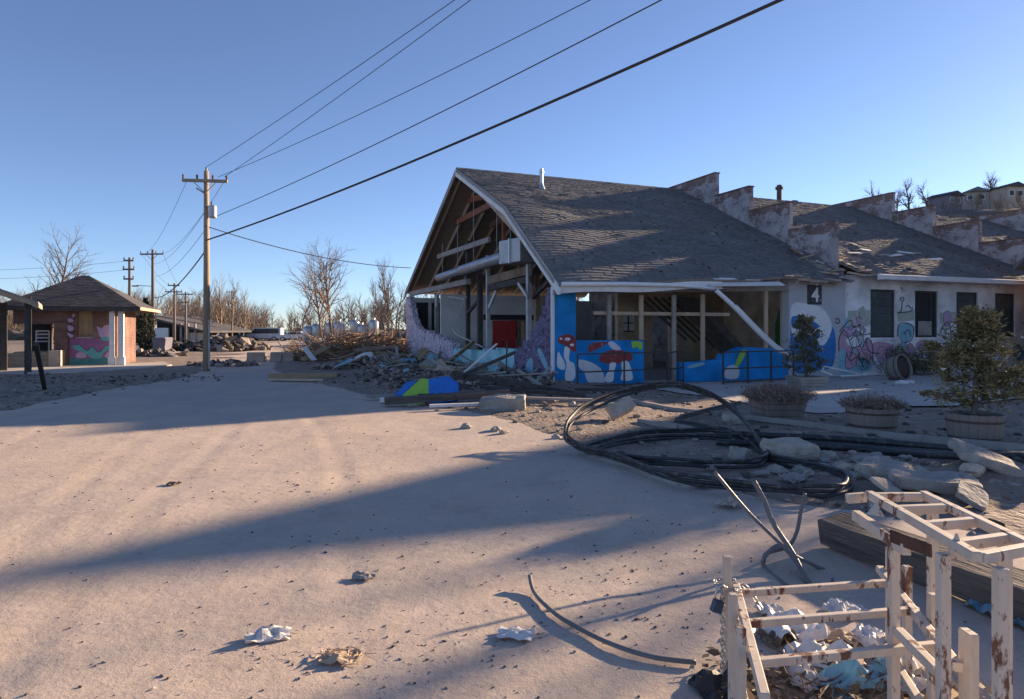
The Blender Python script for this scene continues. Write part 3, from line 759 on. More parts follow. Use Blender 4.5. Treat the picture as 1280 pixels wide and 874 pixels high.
# figure beside the number
w6 = lambda nm, pts, m, off, sm=4: paint(nm, c6(pts), m, bld, on_front(off), sm)
w6('painted_field', [(100,262),(150,240),(215,262),(272,300),(285,360),(282,420),(265,470),(200,480),(104,480)], 'muralblue', .003)
w6('painted_head', [(100,206),(180,204),(236,228),(268,290),(255,345),(232,378),(214,372),(196,352),(176,352),(160,330),(130,335),(101,328)], 'muralwhite', .005)
w6('painted_patch', [(101,256),(150,254),(186,272),(215,292),(203,306),(150,309),(104,300)], 'muralblue', .007)
w6('painted_spot', ell(208, 336, 11, 13, 9), 'muralblue', .007)
w6('painted_spot', ell(182, 345, 9, 9, 9), 'muralblue', .008)
w6('painted_arch', [(70,370),(40,370),(38,250),(50,190),(72,165),(80,190),(80,370)], 'muralgreen', .003, 0) if False else None
# tags on the white brick
w6('painted_field', [(300,400),(330,360),(420,430),(430,480),(340,500),(296,480)], 'muralcyan', .003)
w6('tag_letter', [(296,345),(318,310),(336,345),(352,395),(340,420),(318,388),(300,400)], 'muralpink', .005)
w6('tag_letter', [(348,352),(372,340),(392,385),(420,345),(440,380),(438,440),(405,430),(378,415)], 'muralpink', .005)
w6('tag_letter', [(438,372),(470,360),(520,372),(540,400),(500,430),(450,420)], 'muralpink', .005)
w6('tag_letter', [(620,372),(650,352),(700,362),(735,380),(700,400),(640,398)], 'muralpink', .005)
w6('painted_patch', [(335,232),(428,226),(430,290),(390,302),(340,292)], 'muralsage', .003, 0)
w6('painted_patch', [(540,236),(614,228),(616,270),(545,278)], 'muralsage', .003, 0)
w6('painted_patch', [(720,240),(790,234),(792,282),(722,284)], 'muralsage', .003, 0)
w6('tag_letter', [(545,300),(575,284),(610,300),(600,350),(570,365),(548,340)], 'muralcyan', .004)
W_ = lambda pts, w=.035, off=.009: stroke('tag_line', c6(pts), w/ .03, 'ink', bld, on_front(off))
for pts in ([(298,400),(300,345),(318,312),(338,345),(354,398),(342,424)], [(345,352),(372,338),(392,388),(420,344),(440,380),(440,445)], [(300,318),(345,270),(360,300),(390,290),(388,330),(430,326)],
            [(545,340),(550,290),(580,282),(612,300),(604,352),(572,366)], [(562,188),(556,180),(566,174),(572,184),(564,196),(560,230),(548,240),(600,232),(606,215)], [(580,215),(590,208),(600,222)],
            [(722,330),(740,290),(760,282),(770,330)], [(730,300),(750,310),(790,282)], [(895,250),(905,215),(915,250),(925,218),(935,244),(950,222),(956,246)], [(890,465),(920,452),(940,470),(962,455)],
            [(285,270),(292,262),(302,275),(292,285),(284,276)], [(330,410),(345,440),(380,425),(400,470)], [(410,345),(425,400),(470,410)], [(570,330),(590,310),(600,340)]):
    W_(pts)
# what is left of the gable wall
def gable_piece(name, px_pts, mat, seed, th=.3, jag=.11):
    prof = [gable(*p) for p in px_pts]; prof.sort()
    s0, s1 = prof[0][0], prof[-1][0]; rnd = random.Random(seed); pts = [(s0, 0)]; s = s0
    while s < s1-1e-3:
        w = min(rnd.choice((.11, .215, .215, .32)), s1-s)
        z = interp(prof, s+w/2) + rnd.uniform(-jag, jag); z = round(z/.075)*.075
        pts += [(s, z), (s+w, z)]; s += w
    pts.append((s1, 0)); out = []
    for p in pts:
        if not out or math.hypot(p[0]-out[-1][0], p[1]-out[-1][1]) > 1e-4: out.append(p)
    return MB(B).prism([(0, a, b) for a, b in out], (th, 0, 0)).build(name, M[mat], bld)
gable_piece('gable_wall', [(507.5,371),(511.5,372),(513.5,378),(516,395),(520,409),(530,415),(545,420),(560,425),(566,430)], 'scribble', 3)
gable_piece('gable_wall', [(566.2,436),(600,438),(620,437),(642.6,436)], 'tealbrick', 4, jag=.05)
gable_piece('gable_wall', [(642.8,440),(650,432),(660,424),(668,411),(674,398),(680,383),(684,366),(687.5,357)], 'darkpurple', 5)
def on_gable(off):
    def f(px, py):
        s, z = gable(px, py, -off); return B(-off, s, z)
    return f
c4b = lambda pts: [(480+.206*a, 340+.206*b) for a, b in pts]
paint('painted_fin', c4b([(845,660),(860,570),(890,520),(905,560),(892,660)]), 'muralcyan', bld, on_gable(.004))
paint('painted_fin', c4b([(930,470),(950,470),(985,540),(996,590),(980,590),(945,520)]), 'muralcyan', bld, on_gable(.004))
rnd = random.Random(12)
for i in range(14):
    x, y = rnd.uniform(860, 1000), rnd.uniform(400, 560)
    paint('painted_star', c4b(ell(x, y, 4, 5, 5)), 'murallilac', bld, on_gable(.005), 0)
paint('painted_spot', c4b(ell(935, 642, 9, 12, 8)), 'muralwhite', bld, on_gable(.006))

# rafters, collars, posts and interior walls
for i in range(13):
    t = .22+i*.88
    for side in (0, 1):
        p0, p1 = rf(t, .015, side), rf(t, .985, side)
        MB(B).beam((p0[0], p0[1], p0[2]-.17), (p1[0], p1[1], p1[2]-.17), .05, .20).build('rafter', M['rafter' if i % 3 else 'woodlight'], bld)
MB(B).box((.05, RS-.03, RZ-.42), (BAY-.02, RS+.03, RZ-.12)).build('ridge_beam', M['wood'], bld)
for t, z, mat in ((.9, 6.75, 'woodred'), (2.66, 6.75, 'wood'), (4.4, 6.75, 'wood'), (6.2, 6.75, 'wood'), (8.0, 6.75, 'wood')):
    sF = -.55+(RS+.55)*((z-ze(t))/(RZ-ze(t))); sB = 18.9-(18.9-RS)*((z-3.75)/(RZ-3.75))
    MB(B).box((t-.05, max(sF+.5, 6.2 if t < 1 else 0), z-.13), (t+.05, sB-.35, z+.13)).build('collar_tie', M[mat], bld)
for t in (.62,):
    MB(B).beam((t, 14.5, 5.35), (t, 7.0, 5.25), .1, .22).build('tie_beam', M['woodgrey'], bld)
MB(B).beam((1.0, 8.6, 7.3), (1.0, 10.9, 7.55), .08, .26).build('gusset_board', M['woodred'], bld)
MB(B).box((1.0, 6.5, 3.9), (1.13, 6.63, 6.7)).build('post', M['woodred'], bld)
MB(B).box((.05, 8.2, 3.55), (.25, 18.3, 3.78)).build('top_plate', M['woodgrey'], bld)
MB(B).box((.05, 18.1, 0), (BAY, 18.38, 3.45)).build('rear_wall', M['plaster'], bld)
for t0, t1, z0, z1 in ((.3, 1.05, 1.2, 3.2), (1.25, 2.1, 1.2, 3.2), (3.0, 4.2, 1.2, 3.1), (6, 7.5, 1.2, 3.1)):
    w = MB(B).box((t0, 18.06, z0), (t1, 18.098, z1)).build('window', M['wooddark'], bld)
    MB(B).box((t0+.06, 18.05, z0+.06), (t1-.06, 18.058, z1-.06)).build('pane', M['glass'], w)
MB(B).box((.02, .3, .02), (BAY-.02, 18.1, .08)).build('floor', M['floor'], bld)
# white partition with the red door
sP = 13.0
(td0, zd), (td1, _) = front(616, 401, sP), front(645, 401, sP)
pw = wall_with_openings(.35, 5.4, 3.4, [(td0-.02, td1+.9, 0, zd+.02)], sP, .14); pw.build('partition_wall', M['plaster'], bld)
for a, b in ((td0, td0+(td1-td0)/2-.01), (td0+(td1-td0)/2+.01, td1)):
    dl = MB(B).box((a, sP-.03, .1), (b, sP+.03, zd)).build('door', M['door'], bld, bevel=.01)
MB(B).box(((td0+td1)/2-.16, sP-.045, 1.05), ((td0+td1)/2-.04, sP-.032, 1.12)).build('handle', M['dark'], dl)
for i in range(4): MB(B).box((td1+.06+i*.21, sP-.02+.01*(i % 2), .1), (td1+.25+i*.21, sP+.03, zd-.02*i)).build('leaning_plank', M['woodlight' if i % 2 else 'wood'], bld)
MB(B).box((td0-.5, sP-.06, zd+.04), (td1+1.0, sP-.005, zd+.3)).build('lintel', M['dark'], bld)
MB(B).box((5.4, 9.4, .09), (5.54, 13.1, 3.4)).build('partition_wall', M['wood'], bld)
# steel posts and braces by the gable
def post(px, s, z1, w, mat, t=None):
    t = front(px, 400, s)[0]
    return MB(B).box((t-w/2, s-w/2, .08), (t+w/2, s+w/2, z1)).build('post', M[mat], bld)
post(585, 10.2, 5.6, .17, 'wooddark'); post(610, 6.0, 4.5, .13, 'duct'); post(600, 8.4, 4.0, .2, 'wooddark')
post(661, 2.9, 3.9, .15, 'duct'); post(671, 3.4, 3.6, .16, 'wood'); post(546, 16.0, 3.6, .2, 'woodgrey'); post(575, 14.4, 3.6, .2, 'woodgrey'); post(560, 16.6, 3.5, .12, 'wooddark')
def bar(name, a, b, w, h, mat):
    return MB(B).beam(a, b, w, h).build(name, M[mat], bld)
def pt(px, py, s):
    t, z = front(px, py, s); return (t, s, z)
bar('beam', pt(611, 351, 5.8), pt(664, 337, 3.0), .12, .30, 'wood'); bar('beam', pt(611, 360, 5.6), pt(664, 349, 2.8), .12, .22, 'wooddark')
bar('brace', pt(611, 385, 5.9), pt(622, 359, 5.5), .07, .1, 'duct'); bar('brace', pt(660, 372, 2.8), pt(648, 354, 3.4), .07, .1, 'duct')
bar('brace', pt(600, 374, 8.4), pt(584, 392, 10), .1, .14, 'wooddark'); bar('brace', pt(666, 372, 3.2), pt(686, 352, 2.0), .1, .14, 'wooddark')
bar('bent_strut', pt(583, 370, 9.6), pt(565, 410, 9.7), .05, .05, 'duct'); bar('bent_strut', pt(565, 410, 9.7), pt(571, 418, 9.5), .05, .05, 'duct'); bar('bent_strut', pt(571, 418, 9.5), pt(604, 434, 8.0), .05, .05, 'duct')
bar('strip_light', pt(560, 371, 12), pt(580, 374, 11.8), .12, .07, 'white')
bar('hanging_conduit', pt(545, 384, 12.2), pt(545, 370, 12.2), .05, .05, 'white'); bar('hanging_conduit', pt(545, 370, 12.2), pt(550, 363, 12.2), .05, .05, 'white')
# brick cross wall seen through the front, with a dark doorway and a glazed hatch
sQ = 6.0
da, db = front(816, 400, sQ)[0], front(838, 400, sQ)[0]; ha, hb = front(779, 400, sQ)[0], front(793, 400, sQ)[0]
wall_with_openings(front(772, 400, sQ)[0], BAY-.02, 3.5, [(ha, hb, 1.6, 2.35), (da, db, 0, 2.5)], sQ, .2).build('cross_wall', M['tanbrick'], bld)
hw = MB(B); hw.box((ha, sQ+.02, 1.6), (hb, sQ+.06, 1.65)); hw.box((ha, sQ+.02, 2.30), (hb, sQ+.06, 2.35)); hw.box(((ha+hb)/2-.02, sQ+.02, 1.65), ((ha+hb)/2+.02, sQ+.06, 2.3)); hw.box((ha, sQ+.02, 1.95), ((ha+hb)/2-.02, sQ+.06, 1.99)); hw.box(((ha+hb)/2+.02, sQ+.02, 1.95), (hb, sQ+.06, 1.99))
hwo = hw.build('window', M['dark'], bld); MB(B).box((ha, sQ+.07, 1.6), (hb, sQ+.08, 2.35)).build('pane', M['muralgrey'], hwo)
# fallen ceiling of dark boards leaning across the room
for i in range(9):
    a = pt(846+i*3.2, 372+i*.4, 4.2-.22*i); b = pt(908+i*3.0, 443, 2.6-.16*i)
    MB(B).beam(a, b, .05, .24).build('fallen_board', M['wooddark'], bld)
for i in range(5):
    a = pt(800+i*9, 372, 4.6); b = pt(858+i*12, 425+i*3, 4.0)
    MB(B).beam(a, b, .06, .1).build('fallen_lath', M['wooddark'], bld)
MB(B).box((BAY-.02-.08, .31, .08), (BAY-.022, 5.98, 3.6)).build('lining_wall', M['tanbrick'], bld)
aw = [(BAY-.105, s, z) for s, z in [(2.9,.1),(2.9,1.9),(2.7,2.5),(2.2,2.85),(1.6,2.9),(1.1,2.6),(.9,1.9),(.9,.1)]]
MB(B).prism(aw, (-.03, 0, 0)).build('arched_door', M['muralgreen'], bld)
MB(B).box((9.02, .31, .08), (9.1, .42, 3.4)).build('jamb', M['woodlight'], bld)

# ------------------------------------------------------------------ ventilation duct hung under the roof
dk = empty('ventilation_duct', B(.8, 6, 4), 'grey sheet-metal air duct with square box hanging in the open gable', 'duct')
p_box = pt(651, 315, 3.4); 
MB(B).obox((p_box[0], p_box[1], p_box[2]), (.95, 1.3, .80), (0, 0, .2)).build('box', M['duct'], dk, bevel=.015)
MB(B).obox((p_box[0]-.02, p_box[1]-.05, p_box[2]), (.99, .06, .84), (0, 0, .2)).build('flange', M['steel'], dk)
a, m_, b = pt(630, 321, 3.9), pt(577, 338, 8.2), pt(548, 347.5, 10.8)
MB(B).tube([a, m_], .20, 14).build('pipe', M['duct'], dk, smooth=True); MB(B).tube([m_, b], .165, 14).build('pipe', M['duct'], dk, smooth=True)
for px, y1, y0, s in ((621, 262, 322, 5.0), (592, 240, 333, 7.0), (572, 275, 338, 8.6), (553, 305, 345, 10.5), (638, 282, 303, 3.6)):
    MB(B).beam(pt(px, y0, s), pt(px, y1, s), .018, .018).build('hanger_rod', M['duct'], dk)

# fallen gutter leaning from the eave to the handrail
fg = empty('fallen_gutter', B(6.5, -.7, 0), 'bent white gutter hanging down from the eave to the black handrail', 'gutter')
pts = [pt(895, 363, -.65), pt(918, 384, -.75), pt(950, 417, -.85), pt(974, 438, -.95), pt(994, 448, -.9)]
MB(B).tube(spline(pts, 5), .075, 8).build('trough', M['gutter'], fg, smooth=True)
MB(B).tube(spline([(x+.02, y-.06, z+.05) for x, y, z in [Vector(p) for p in pts][1:]], 5), .03, 6).build('lip', M['gutter'], fg, smooth=True)

# handrails in front of the wall
def railing(px0, py0, px1, py1, posts, label):
    a, b = G(px0, py0), G(px1, py1); h = 1.0
    r = empty('handrail', a, label, 'railing')
    for i in range(posts):
        p = a.lerp(b, i/(posts-1)); z0 = gh(p.x, p.y)-.05
        MB().beam((p.x, p.y, z0), (p.x, p.y, h), .045, .045).build('post', M['blackmetal'], r)
    for z in (h+.02, .52, .12): MB().beam((a.x, a.y, z), (b.x, b.y, z), .04, .04).build('rail', M['blackmetal'], r)
railing(722, 489, 834, 483, 3, 'black metal handrail in front of the mushroom mural')
railing(904, 483, 992, 478, 4, 'black metal handrail in front of the broken blue wall near the number sign')
railing(836, 484, 854, 480, 2, 'short black metal handrail section across the doorway beside the mushroom mural')

# ------------------------------------------------------------------ bare trees
def grow(mbs, p, d, ln, r, lv, rnd, P):
    """one limb and, from it, smaller ones; mbs[0] trunk, mbs[1] crown"""
    n = (6, 4, 3, 2, 2)[lv]; pts = [p]; rad = [r]; q = p.copy(); dd = d.copy()
    for i in range(n):
        dd = (dd + Vector((rnd.gauss(0,1), rnd.gauss(0,1), rnd.gauss(0,.6)))*P['wob'] + Vector((0,0,P['up']))*(.5 if lv else .2)).normalized()
        q = q + dd*ln/n; pts.append(q.copy()); rad.append(r*(1-(i+1)/n*(.72 if lv < P['lv'] else .8)))
    mbs[0 if lv == 0 else 1].tube(pts, rad, (7, 5, 4, 3, 3)[lv], cap=False)
    if lv >= P['lv']: return
    k = P['kids'][lv]; lo = P['lo'] if lv == 0 else .2
    for i in range(k):
        f = lo + (1-lo)*(i+rnd.random())/k; f = min(f, .999); j = min(n-1, int(f*n)); g = f*n-j
        b = pts[j].lerp(pts[j+1], g); br = rad[j]+(rad[j+1]-rad[j])*g
        ax = (pts[j+1]-pts[j]).normalized(); a = rnd.random()*6.283
        o = ax.orthogonal().normalized(); o = Matrix.Rotation(a, 3, ax) @ o
        an = R(rnd.uniform(*P['ang'])); nd = (ax*math.cos(an) + o*math.sin(an)).normalized()
        l2 = ln*rnd.uniform(*P['ratio'])*(1-.45*f if lv == 0 else 1-.3*f)
        grow(mbs, b, nd, l2, min(br*.7, r*.55), lv+1, rnd, P)
def tree(name, loc, h, seed, label, lean=(0,0), group=None, barkm='bark', twigm='twig', **kw):
    P = dict(wob=.075, up=.14, lv=3, kids=(18, 7, 6), lo=.25, ang=(28, 55), ratio=(.36, .58), r=.015); P.update(kw)
    rnd = random.Random(seed); a, b = MB(), MB()
    grow((a, b), Vector((0,0,-.15)), Vector((lean[0], lean[1], 1)).normalized(), h*.86, h*P['r'], 0, rnd, P)
    t = empty(name, (0,0,0), label, 'tree', group)
    a.build('trunk', M[barkm], t, smooth=True); b.build('crown', M[twigm], t)
    t.location = loc
    return t
tree('bare_tree', at(62, 452, 42)*1.0 - V(0,0,0), 8.4, 3, 'tall bare tree behind the hip-roofed brick house', lo=.25, kids=(24,7,6), wob=.05)
g1 = G(407, 441); tree('bare_tree', g1, 7.6, 8, 'bare tree leaning left beside the steel tanks', lean=(-.36, 0), barkm='barklight', twigm='brush', up=.10, lo=.35, ratio=(.42,.66))
g2 = G(417, 440); tree('bare_tree', g2, 8.2, 11, 'upright bare tree beside the leaning one at the steel tanks', lo=.38, ratio=(.4,.6))
g3 = at(486, 425, 62); g3.z = 0; tree('bare_tree', g3, 8.4, 15, 'bare tree with many upright stems behind the rubble by the gable', lo=.2, up=.3, ang=(18,40))
g3 = at(468, 425, 74); g3.z = 0; tree('bare_tree', g3, 7.4, 21, 'thin bare tree behind the row of steel tanks', lo=.3, up=.3, ang=(18,40))
for i, (px, Y, h) in enumerate(((262, 88, 8.6), (276, 95, 9.4), (290, 90, 9.0), (303, 98, 8.0), (247, 105, 8.2))):
    p = at(px, 430, Y); p.z = 0
    tree('bare_tree', p, h, 40+i, 'slender bare tree in the cluster beyond the end of the road', group='trees beyond the road end', barkm='barklight', twigm='brush' if i % 2 else 'twig', lo=.15, up=.3, ang=(18,42), kids=(14,6,4))
for i, (px, Y, h) in enumerate(((120, 95, 9.0), (140, 90, 8.0), (165, 92, 8.4), (210, 98, 7.4), (228, 110, 7.8))):
    p = at(px, 430, Y); p.z = 0
    tree('bare_tree', p, h, 60+i, 'bare tree rising behind the pale shed and the hip-roofed house', group='trees behind the shed', twigm='brush' if i % 2 else 'twig', lo=.2, up=.25, kids=(12,6,4))
# far wood across the whole horizon: one mass of trees
def woodland(name, spots, label, seed):
    rnd = random.Random(seed); protos = []
    for i in range(6):
        a, b = MB(), MB(); P = dict(wob=.12, up=.22, lv=2, kids=(13, 8, 4), lo=.12, ang=(22, 50), ratio=(.36, .6))
        grow((a, b), Vector((0,0,0)), Vector((0,0,1)), .88, .016, 0, rnd, P); a.add(b.v, b.f); protos.append(a)
    mb = MB()
    for x, y, z, h in spots:
        p = rnd.choice(protos); c, s_ = math.cos(rnd.random()*6.28), 0; an = rnd.random()*6.283; c, s_ = math.cos(an), math.sin(an); w = h*rnd.uniform(1.0, 1.5)
        mb.add([(x+(v[0]*c-v[1]*s_)*w, y+(v[0]*s_+v[1]*c)*w, z+v[2]*h) for v in p.v], p.f)
    o = mb.build(name, M['wood_far'], None, kind='stuff'); tag(o, label, 'woodland'); return o
rnd = random.Random(5); spots = []
for i in range(520):
    Y = rnd.uniform(105, 190); px = rnd.uniform(-60, 720); x = (px-640)/F*Y
    h = rnd.uniform(6.5, 10.5)*(1+.25*sstep(330, 500, px)) * Y/130*.9
    if 300 < px < 350: h *= .75
    if 335 < px < 540:
        h *= rnd.uniform(.45, .95)
        if rnd.random() < .35: continue
    spots.append((x, Y, 0, h))
woodland('woodland', spots, 'distant leafless brown woodland along the horizon', 9)
um = MB(); rnd = random.Random(77)
for i in range(420):     # undergrowth at the foot of the wood
    Y = rnd.uniform(100, 200); px = rnd.uniform(-80, 760)
    um.rock(((px-640)/F*Y, Y, .6), (rnd.uniform(1.5,4), rnd.uniform(1.5,3), rnd.uniform(.4, 1.3)), i*.37, .6, 2)
tag(um.build('undergrowth', M['hill'], None, kind='stuff'), 'dark undergrowth at the foot of the distant woodland', 'undergrowth')

# ------------------------------------------------------------------ hill on the right with its houses
def hz(x, y):
    w = sstep(46, 74, x-.18*(y-115))*sstep(72, 110, y)*sstep(300, 210, y)
    k = sstep(250, 150, x)
    return -1.2 + w*(23.0 + 1.5*fbm(x, y, .03, 3, 4) + 2.0*sstep(80, 130, x))*k + .5*w*fbm(x, y, .2, 2, 2)
hx = [30+4*i for i in range(60)]; hy = [66+4*i for i in range(62)]
grid_sheet('hill', hx, hy, hz, M['hill'])
rnd = random.Random(19); spots = []
for i in range(330):
    x, y = rnd.uniform(50, 150), rnd.uniform(84, 135); z = hz(x, y)
    px = 640+F*x/y
    if z > 1.5: spots.append((x, y, z-.3, rnd.uniform(1.6, 3.4)))
woodland('scrub', spots, 'leafless brown scrub covering the hillside above the roof', 4)
def cottage(px, pyb, Y, w, h, d, mat, roofm, label, rz=.2):
    p = at(px, pyb, Y); o = empty('hill_house', (0,0,0), label, 'house')
    MB().box((-w/2, -d/2, -2.5), (w/2, d/2, h)).build('wall', M[mat], o)
    MB().prism([(-w/2-.4, -d/2-.4, h), (w/2+.4, -d/2-.4, h), (0, -d/2-.4, h+w*.24)], (0, d+.8, 0)).build('roof', M[roofm], o)
    for x in (-w*.28, w*.2):
        f = MB().box((x-.5, -d/2-.06, h*.38), (x+.5, -d/2-.01, h*.78)).build('window', M['white'], o)
        MB().box((x-.4, -d/2-.09, h*.42), (x+.4, -d/2-.065, h*.74)).build('pane', M['glass'], f)
    MB().box((-.1, -d/2-.07, 0), (.8, -d/2-.01, 2.0)).build('door', M['wood'], o)
    o.location = p; o.rotation_euler = (0, 0, rz)
cottage(1181, 262, 118, 3.4, 2.2, 4, 'purplebin', 'houseroof', 'small dark bluish house on the hill above the roof', .35)
cottage(1214, 259, 124, 4.0, 2.4, 5, 'concrete', 'roof', 'pale house with a deck on the hilltop beside the dark bluish house', -.25)
cottage(1256, 256, 120, 3.6, 2.8, 5, 'concretelight', 'houseroof', 'tan house on the hilltop beyond the pale house', .1)
for i, (px, py, Y, h) in enumerate(((1100, 262, 128, 5.6), (1137, 262, 124, 7.0), (1162, 260, 121, 6.6), (1120, 264, 126, 4.8))):
    p = at(px, py, Y); p.z = min(p.z, hz(p.x, p.y)+.2)
    tree('bare_tree', (p.x, p.y, p.z), (at(px, (228, 221, 226, 236)[i], Y).z-p.z)*1.0, 90+i, 'dark spreading bare tree on the hill crest left of the houses', group='trees on the hill crest', lo=.3, kids=(12,7,5), r=.03, up=.05)
p = at(1241, 235, 122); tree('bare_tree', (p.x, p.y, hz(p.x, p.y)), max(3, at(1241, 214, 122).z-hz(p.x, p.y)), 97, 'bare tree between the pale and the tan house on the hilltop', lo=.4, r=.03)
# flat-roofed annex that peeps out behind the second parapet
ax = empty('annex', B(30, 2, 0), 'low tan annex with a pale tin roof beyond the second parapet', 'building')
MB(B).box((26.5, 15.5, 0), (33.5, 22, 7.4)).build('wall', M['woodlight'], ax)
MB(B).box((26.2, 15.2, 7.4), (33.8, 22.3, 7.65)).build('roof', M['white'], ax)

# ------------------------------------------------------------------ utility poles and lines
def pole(x, y, h, label, arms, kit=(), mat='pole', r=.14, group=None):
    o = empty('utility_pole', (x, y, 0), label, 'utility pole', group)
    MB().tube([(x, y, -.1), (x+.01, y, h*.5), (x, y, h)], [r, r*.85, r*.68], 12).build('shaft', M[mat], o, smooth=True)
    for z, w, an in arms:
        dx, dy = math.cos(an)*w/2, math.sin(an)*w/2; yy = y-r*.9
        a = MB().beam((x-dx, yy-dy, z), (x+dx, yy+dy, z), .09, .12).build('crossarm', M[mat], o)
        for k in (-.96, -.35, .35, .96) if w > 1.6 else (-.9, .9):
            MB().lathe((x+dx*k, yy+dy*k, z+.06), [(.02,0),(.05,.04),(.035,.08),(.055,.12),(.03,.17),(.015,.2)], 8).build('insulator', M['porcelain'], a)
        if w > 1.2:
            for k in (-1, 1): MB().beam((x+dx*.5*k, yy+dy*.5*k, z-.05), (x, yy+.03, z-.5), .03, .03).build('brace', M[mat], o)
    return o
PX, PY = G(258, 464).x, G(258, 464).y
zpx = lambda py, Y: CAMH+(HZ-py)/F*Y
p0 = pole(PX, PY, zpx(214, PY), 'tall brown wooden utility pole with grey transformer at the road edge', [(zpx(227, PY), 1.75, .12)])
MB().tube([(PX, PY, zpx(214, PY)), (PX, PY, zpx(210, PY))], .04, 8).build('top_pin', M['porcelain'], p0)
tr = MB().lathe((PX+.30, PY-.1, zpx(273, PY)), [(.0,.0),(.15,.0),(.16,.03),(.16,.46),(.14,.50),(.0,.52)], 16, cap=False).build('transformer', M['duct'], p0, smooth=False)
MB().lathe((PX+.26, PY-.1, zpx(273, PY)+.5), [(.04,0),(.025,.06),(.04,.1),(.01,.16)], 8).build('bushing', M['porcelain'], tr)
MB().beam((PX, PY-.1, zpx(259, PY)), (PX+.3, PY-.1, zpx(259, PY)), .05, .06).build('bracket', M['porcelain'], p0)
MB().beam((PX-.35, PY-.12, zpx(236, PY)), (PX, PY-.12, zpx(243, PY)), .05, .05).build('arm_bracket', M['porcelain'], p0)
MB().tube([(PX+.145, PY-.06, .1), (PX+.13, PY-.06, zpx(400, PY))], .03, 6).build('cable_guard', M['hosewhite'], p0)
q2 = G(191, 437); pole(q2.x, q2.y, zpx(312, q2.y), 'grey utility pole with street lamp arm beside the dark evergreen', [(zpx(318, q2.y), 2.1, -.1)], mat='polegrey', r=.16)
MB().beam((q2.x-.1, q2.y-.1, zpx(358, q2.y)), (q2.x-1.2, q2.y-.3, zpx(357, q2.y)), .05, .05).build('lamp_arm', M['polegrey'], bpy.data.objects['utility_pole.001'])
MB().obox((q2.x-1.3, q2.y-.3, zpx(358, q2.y)), (.5, .2, .1)).build('lamp_head', M['polegrey'], bpy.data.objects['utility_pole.001'])
q3 = G(162, 441); pole(q3.x, q3.y, zpx(322, q3.y), 'thin dark utility pole standing behind the hip-roofed brick house', [(zpx(326, q3.y), .7, .1), (zpx(337, q3.y), .8, .1), (zpx(349, q3.y), .7, .1)], mat='polegrey', r=.13)
q4 = G(218, 432); pole(q4.x, q4.y, zpx(354, q4.y), 'utility pole with two crossarms in front of the pale shed', [(zpx(357, q4.y), 1.2, .1), (zpx(365, q4.y), 1.7, .1)], mat='polegrey', r=.14)
q5 = G(232, 431); pole(q5.x, q5.y, zpx(365, q5.y), 'utility pole with one crossarm and equipment in front of the pale shed', [(zpx(368, q5.y), 1.8, .1), (zpx(378, q5.y), .9, .1)], mat='polegrey', r=.14)
p6 = at(290, 430, 120); pole(p6.x, p6.y, 9, 'far utility pole among the trees beyond the road end', [(8.6, 1.8, .2)], mat='polegrey', r=.15)
EX, EY = 15.2, -1.6
pe = pole(EX, EY, 11.2, 'tall utility pole on the verge to the right of the cart', [(10.9, 2.0, .75), (8.6, 1.2, .75)], r=.17)
def wire(a, b, sag, r, label, group=None, n=26):
    a, b = Vector(a), Vector(b); mb = MB()
    mb.tube([a.lerp(b, i/n) - Vector((0,0,sag*4*(i/n)*(1-i/n))) for i in range(n+1)], r, 5, cap=False)
    tag(mb.build('power_line', M['wire'], None), label, 'cable', group)
def through(px, py, zs, xo, sag):
    """end height at the near pole so that the sagging line passes the seen direction"""
    ax, ay = PX+xo, PY-.12; bx, by = EX+xo*.5, EY
    k = (px-640)/F; f = (k*ay-ax)/((bx-ax)-k*(by-ay)); Y = ay+(by-ay)*f
    z = CAMH+(HZ-py)/F*Y + sag*4*f*(1-f)
    return (ax, ay, zs), (bx, by, zs+(z-zs)/f)
for px, zs, xo, sag, r, lab in ((522, 211, .0, .30, .010, 'thin power line from the pole top pin of the transformer pole'), (545, 222, .8, .35, .010, 'thin power line from the right end of the transformer pole crossarm'),
                           (675, 222, .55, .55, .010, 'power line from the crossarm middle of the transformer pole'), (765, 273, .3, .55, .013, 'power line from the transformer of the tall pole'),
                           (905, 301, .05, .55, .030, 'thick black communication cable running from the tall pole over the road')):
    a, b = through(px, 32, zpx(zs, PY), xo, sag); wire(a, b, sag, r, lab)
wire((PX, PY-.13, zpx(283, PY)), B(-.12, 17.2, 5.0), .35, .020, 'black service cable from the tall pole to the gable')
for dx, z0, z1, r in ((-.8, 226, 318, .009), (.75, 226, 318, .009), (0, 262, 330, .009), (0, 285, 345, .010), (0, 312, 372, .03)):
    wire((PX+dx, PY, zpx(z0, PY)), (q2.x+dx, q2.y, zpx(z1, q2.y)), .6, r, 'power line strung between the tall pole and the grey street lamp pole', 'lines between the two poles')
for dx, z0, z1 in ((-.9, 318, 357), (.9, 318, 357), (0, 345, 366)):
    wire((q2.x+dx, q2.y, zpx(z0, q2.y)), (q4.x+dx*.6, q4.y, zpx(z1, q4.y)), .3, .012, 'power line running on from the street lamp pole to the crossarm pole', 'lines to the far poles')
for k, zz in enumerate((326, 337)):
    wire((q3.x, q3.y, zpx(zz, q3.y)), (-46, 40, zpx(zz+8, 40)), .5, .010, 'thin line running left from the dark pole behind the house', 'lines left of the dark pole')

# ------------------------------------------------------------------ brick house with hip roof on the left
HY = 30.0
def hp(px, py, Y=HY): p = at(px, py, Y); return p.x, p.z
hs = empty('brick_house', (-20, HY, 0), 'small brick house with dark hip roof and purple teal mural', 'house')
xw0, xw1 = hp(38, 400)[0], hp(146, 400)[0]
ez = 2.72
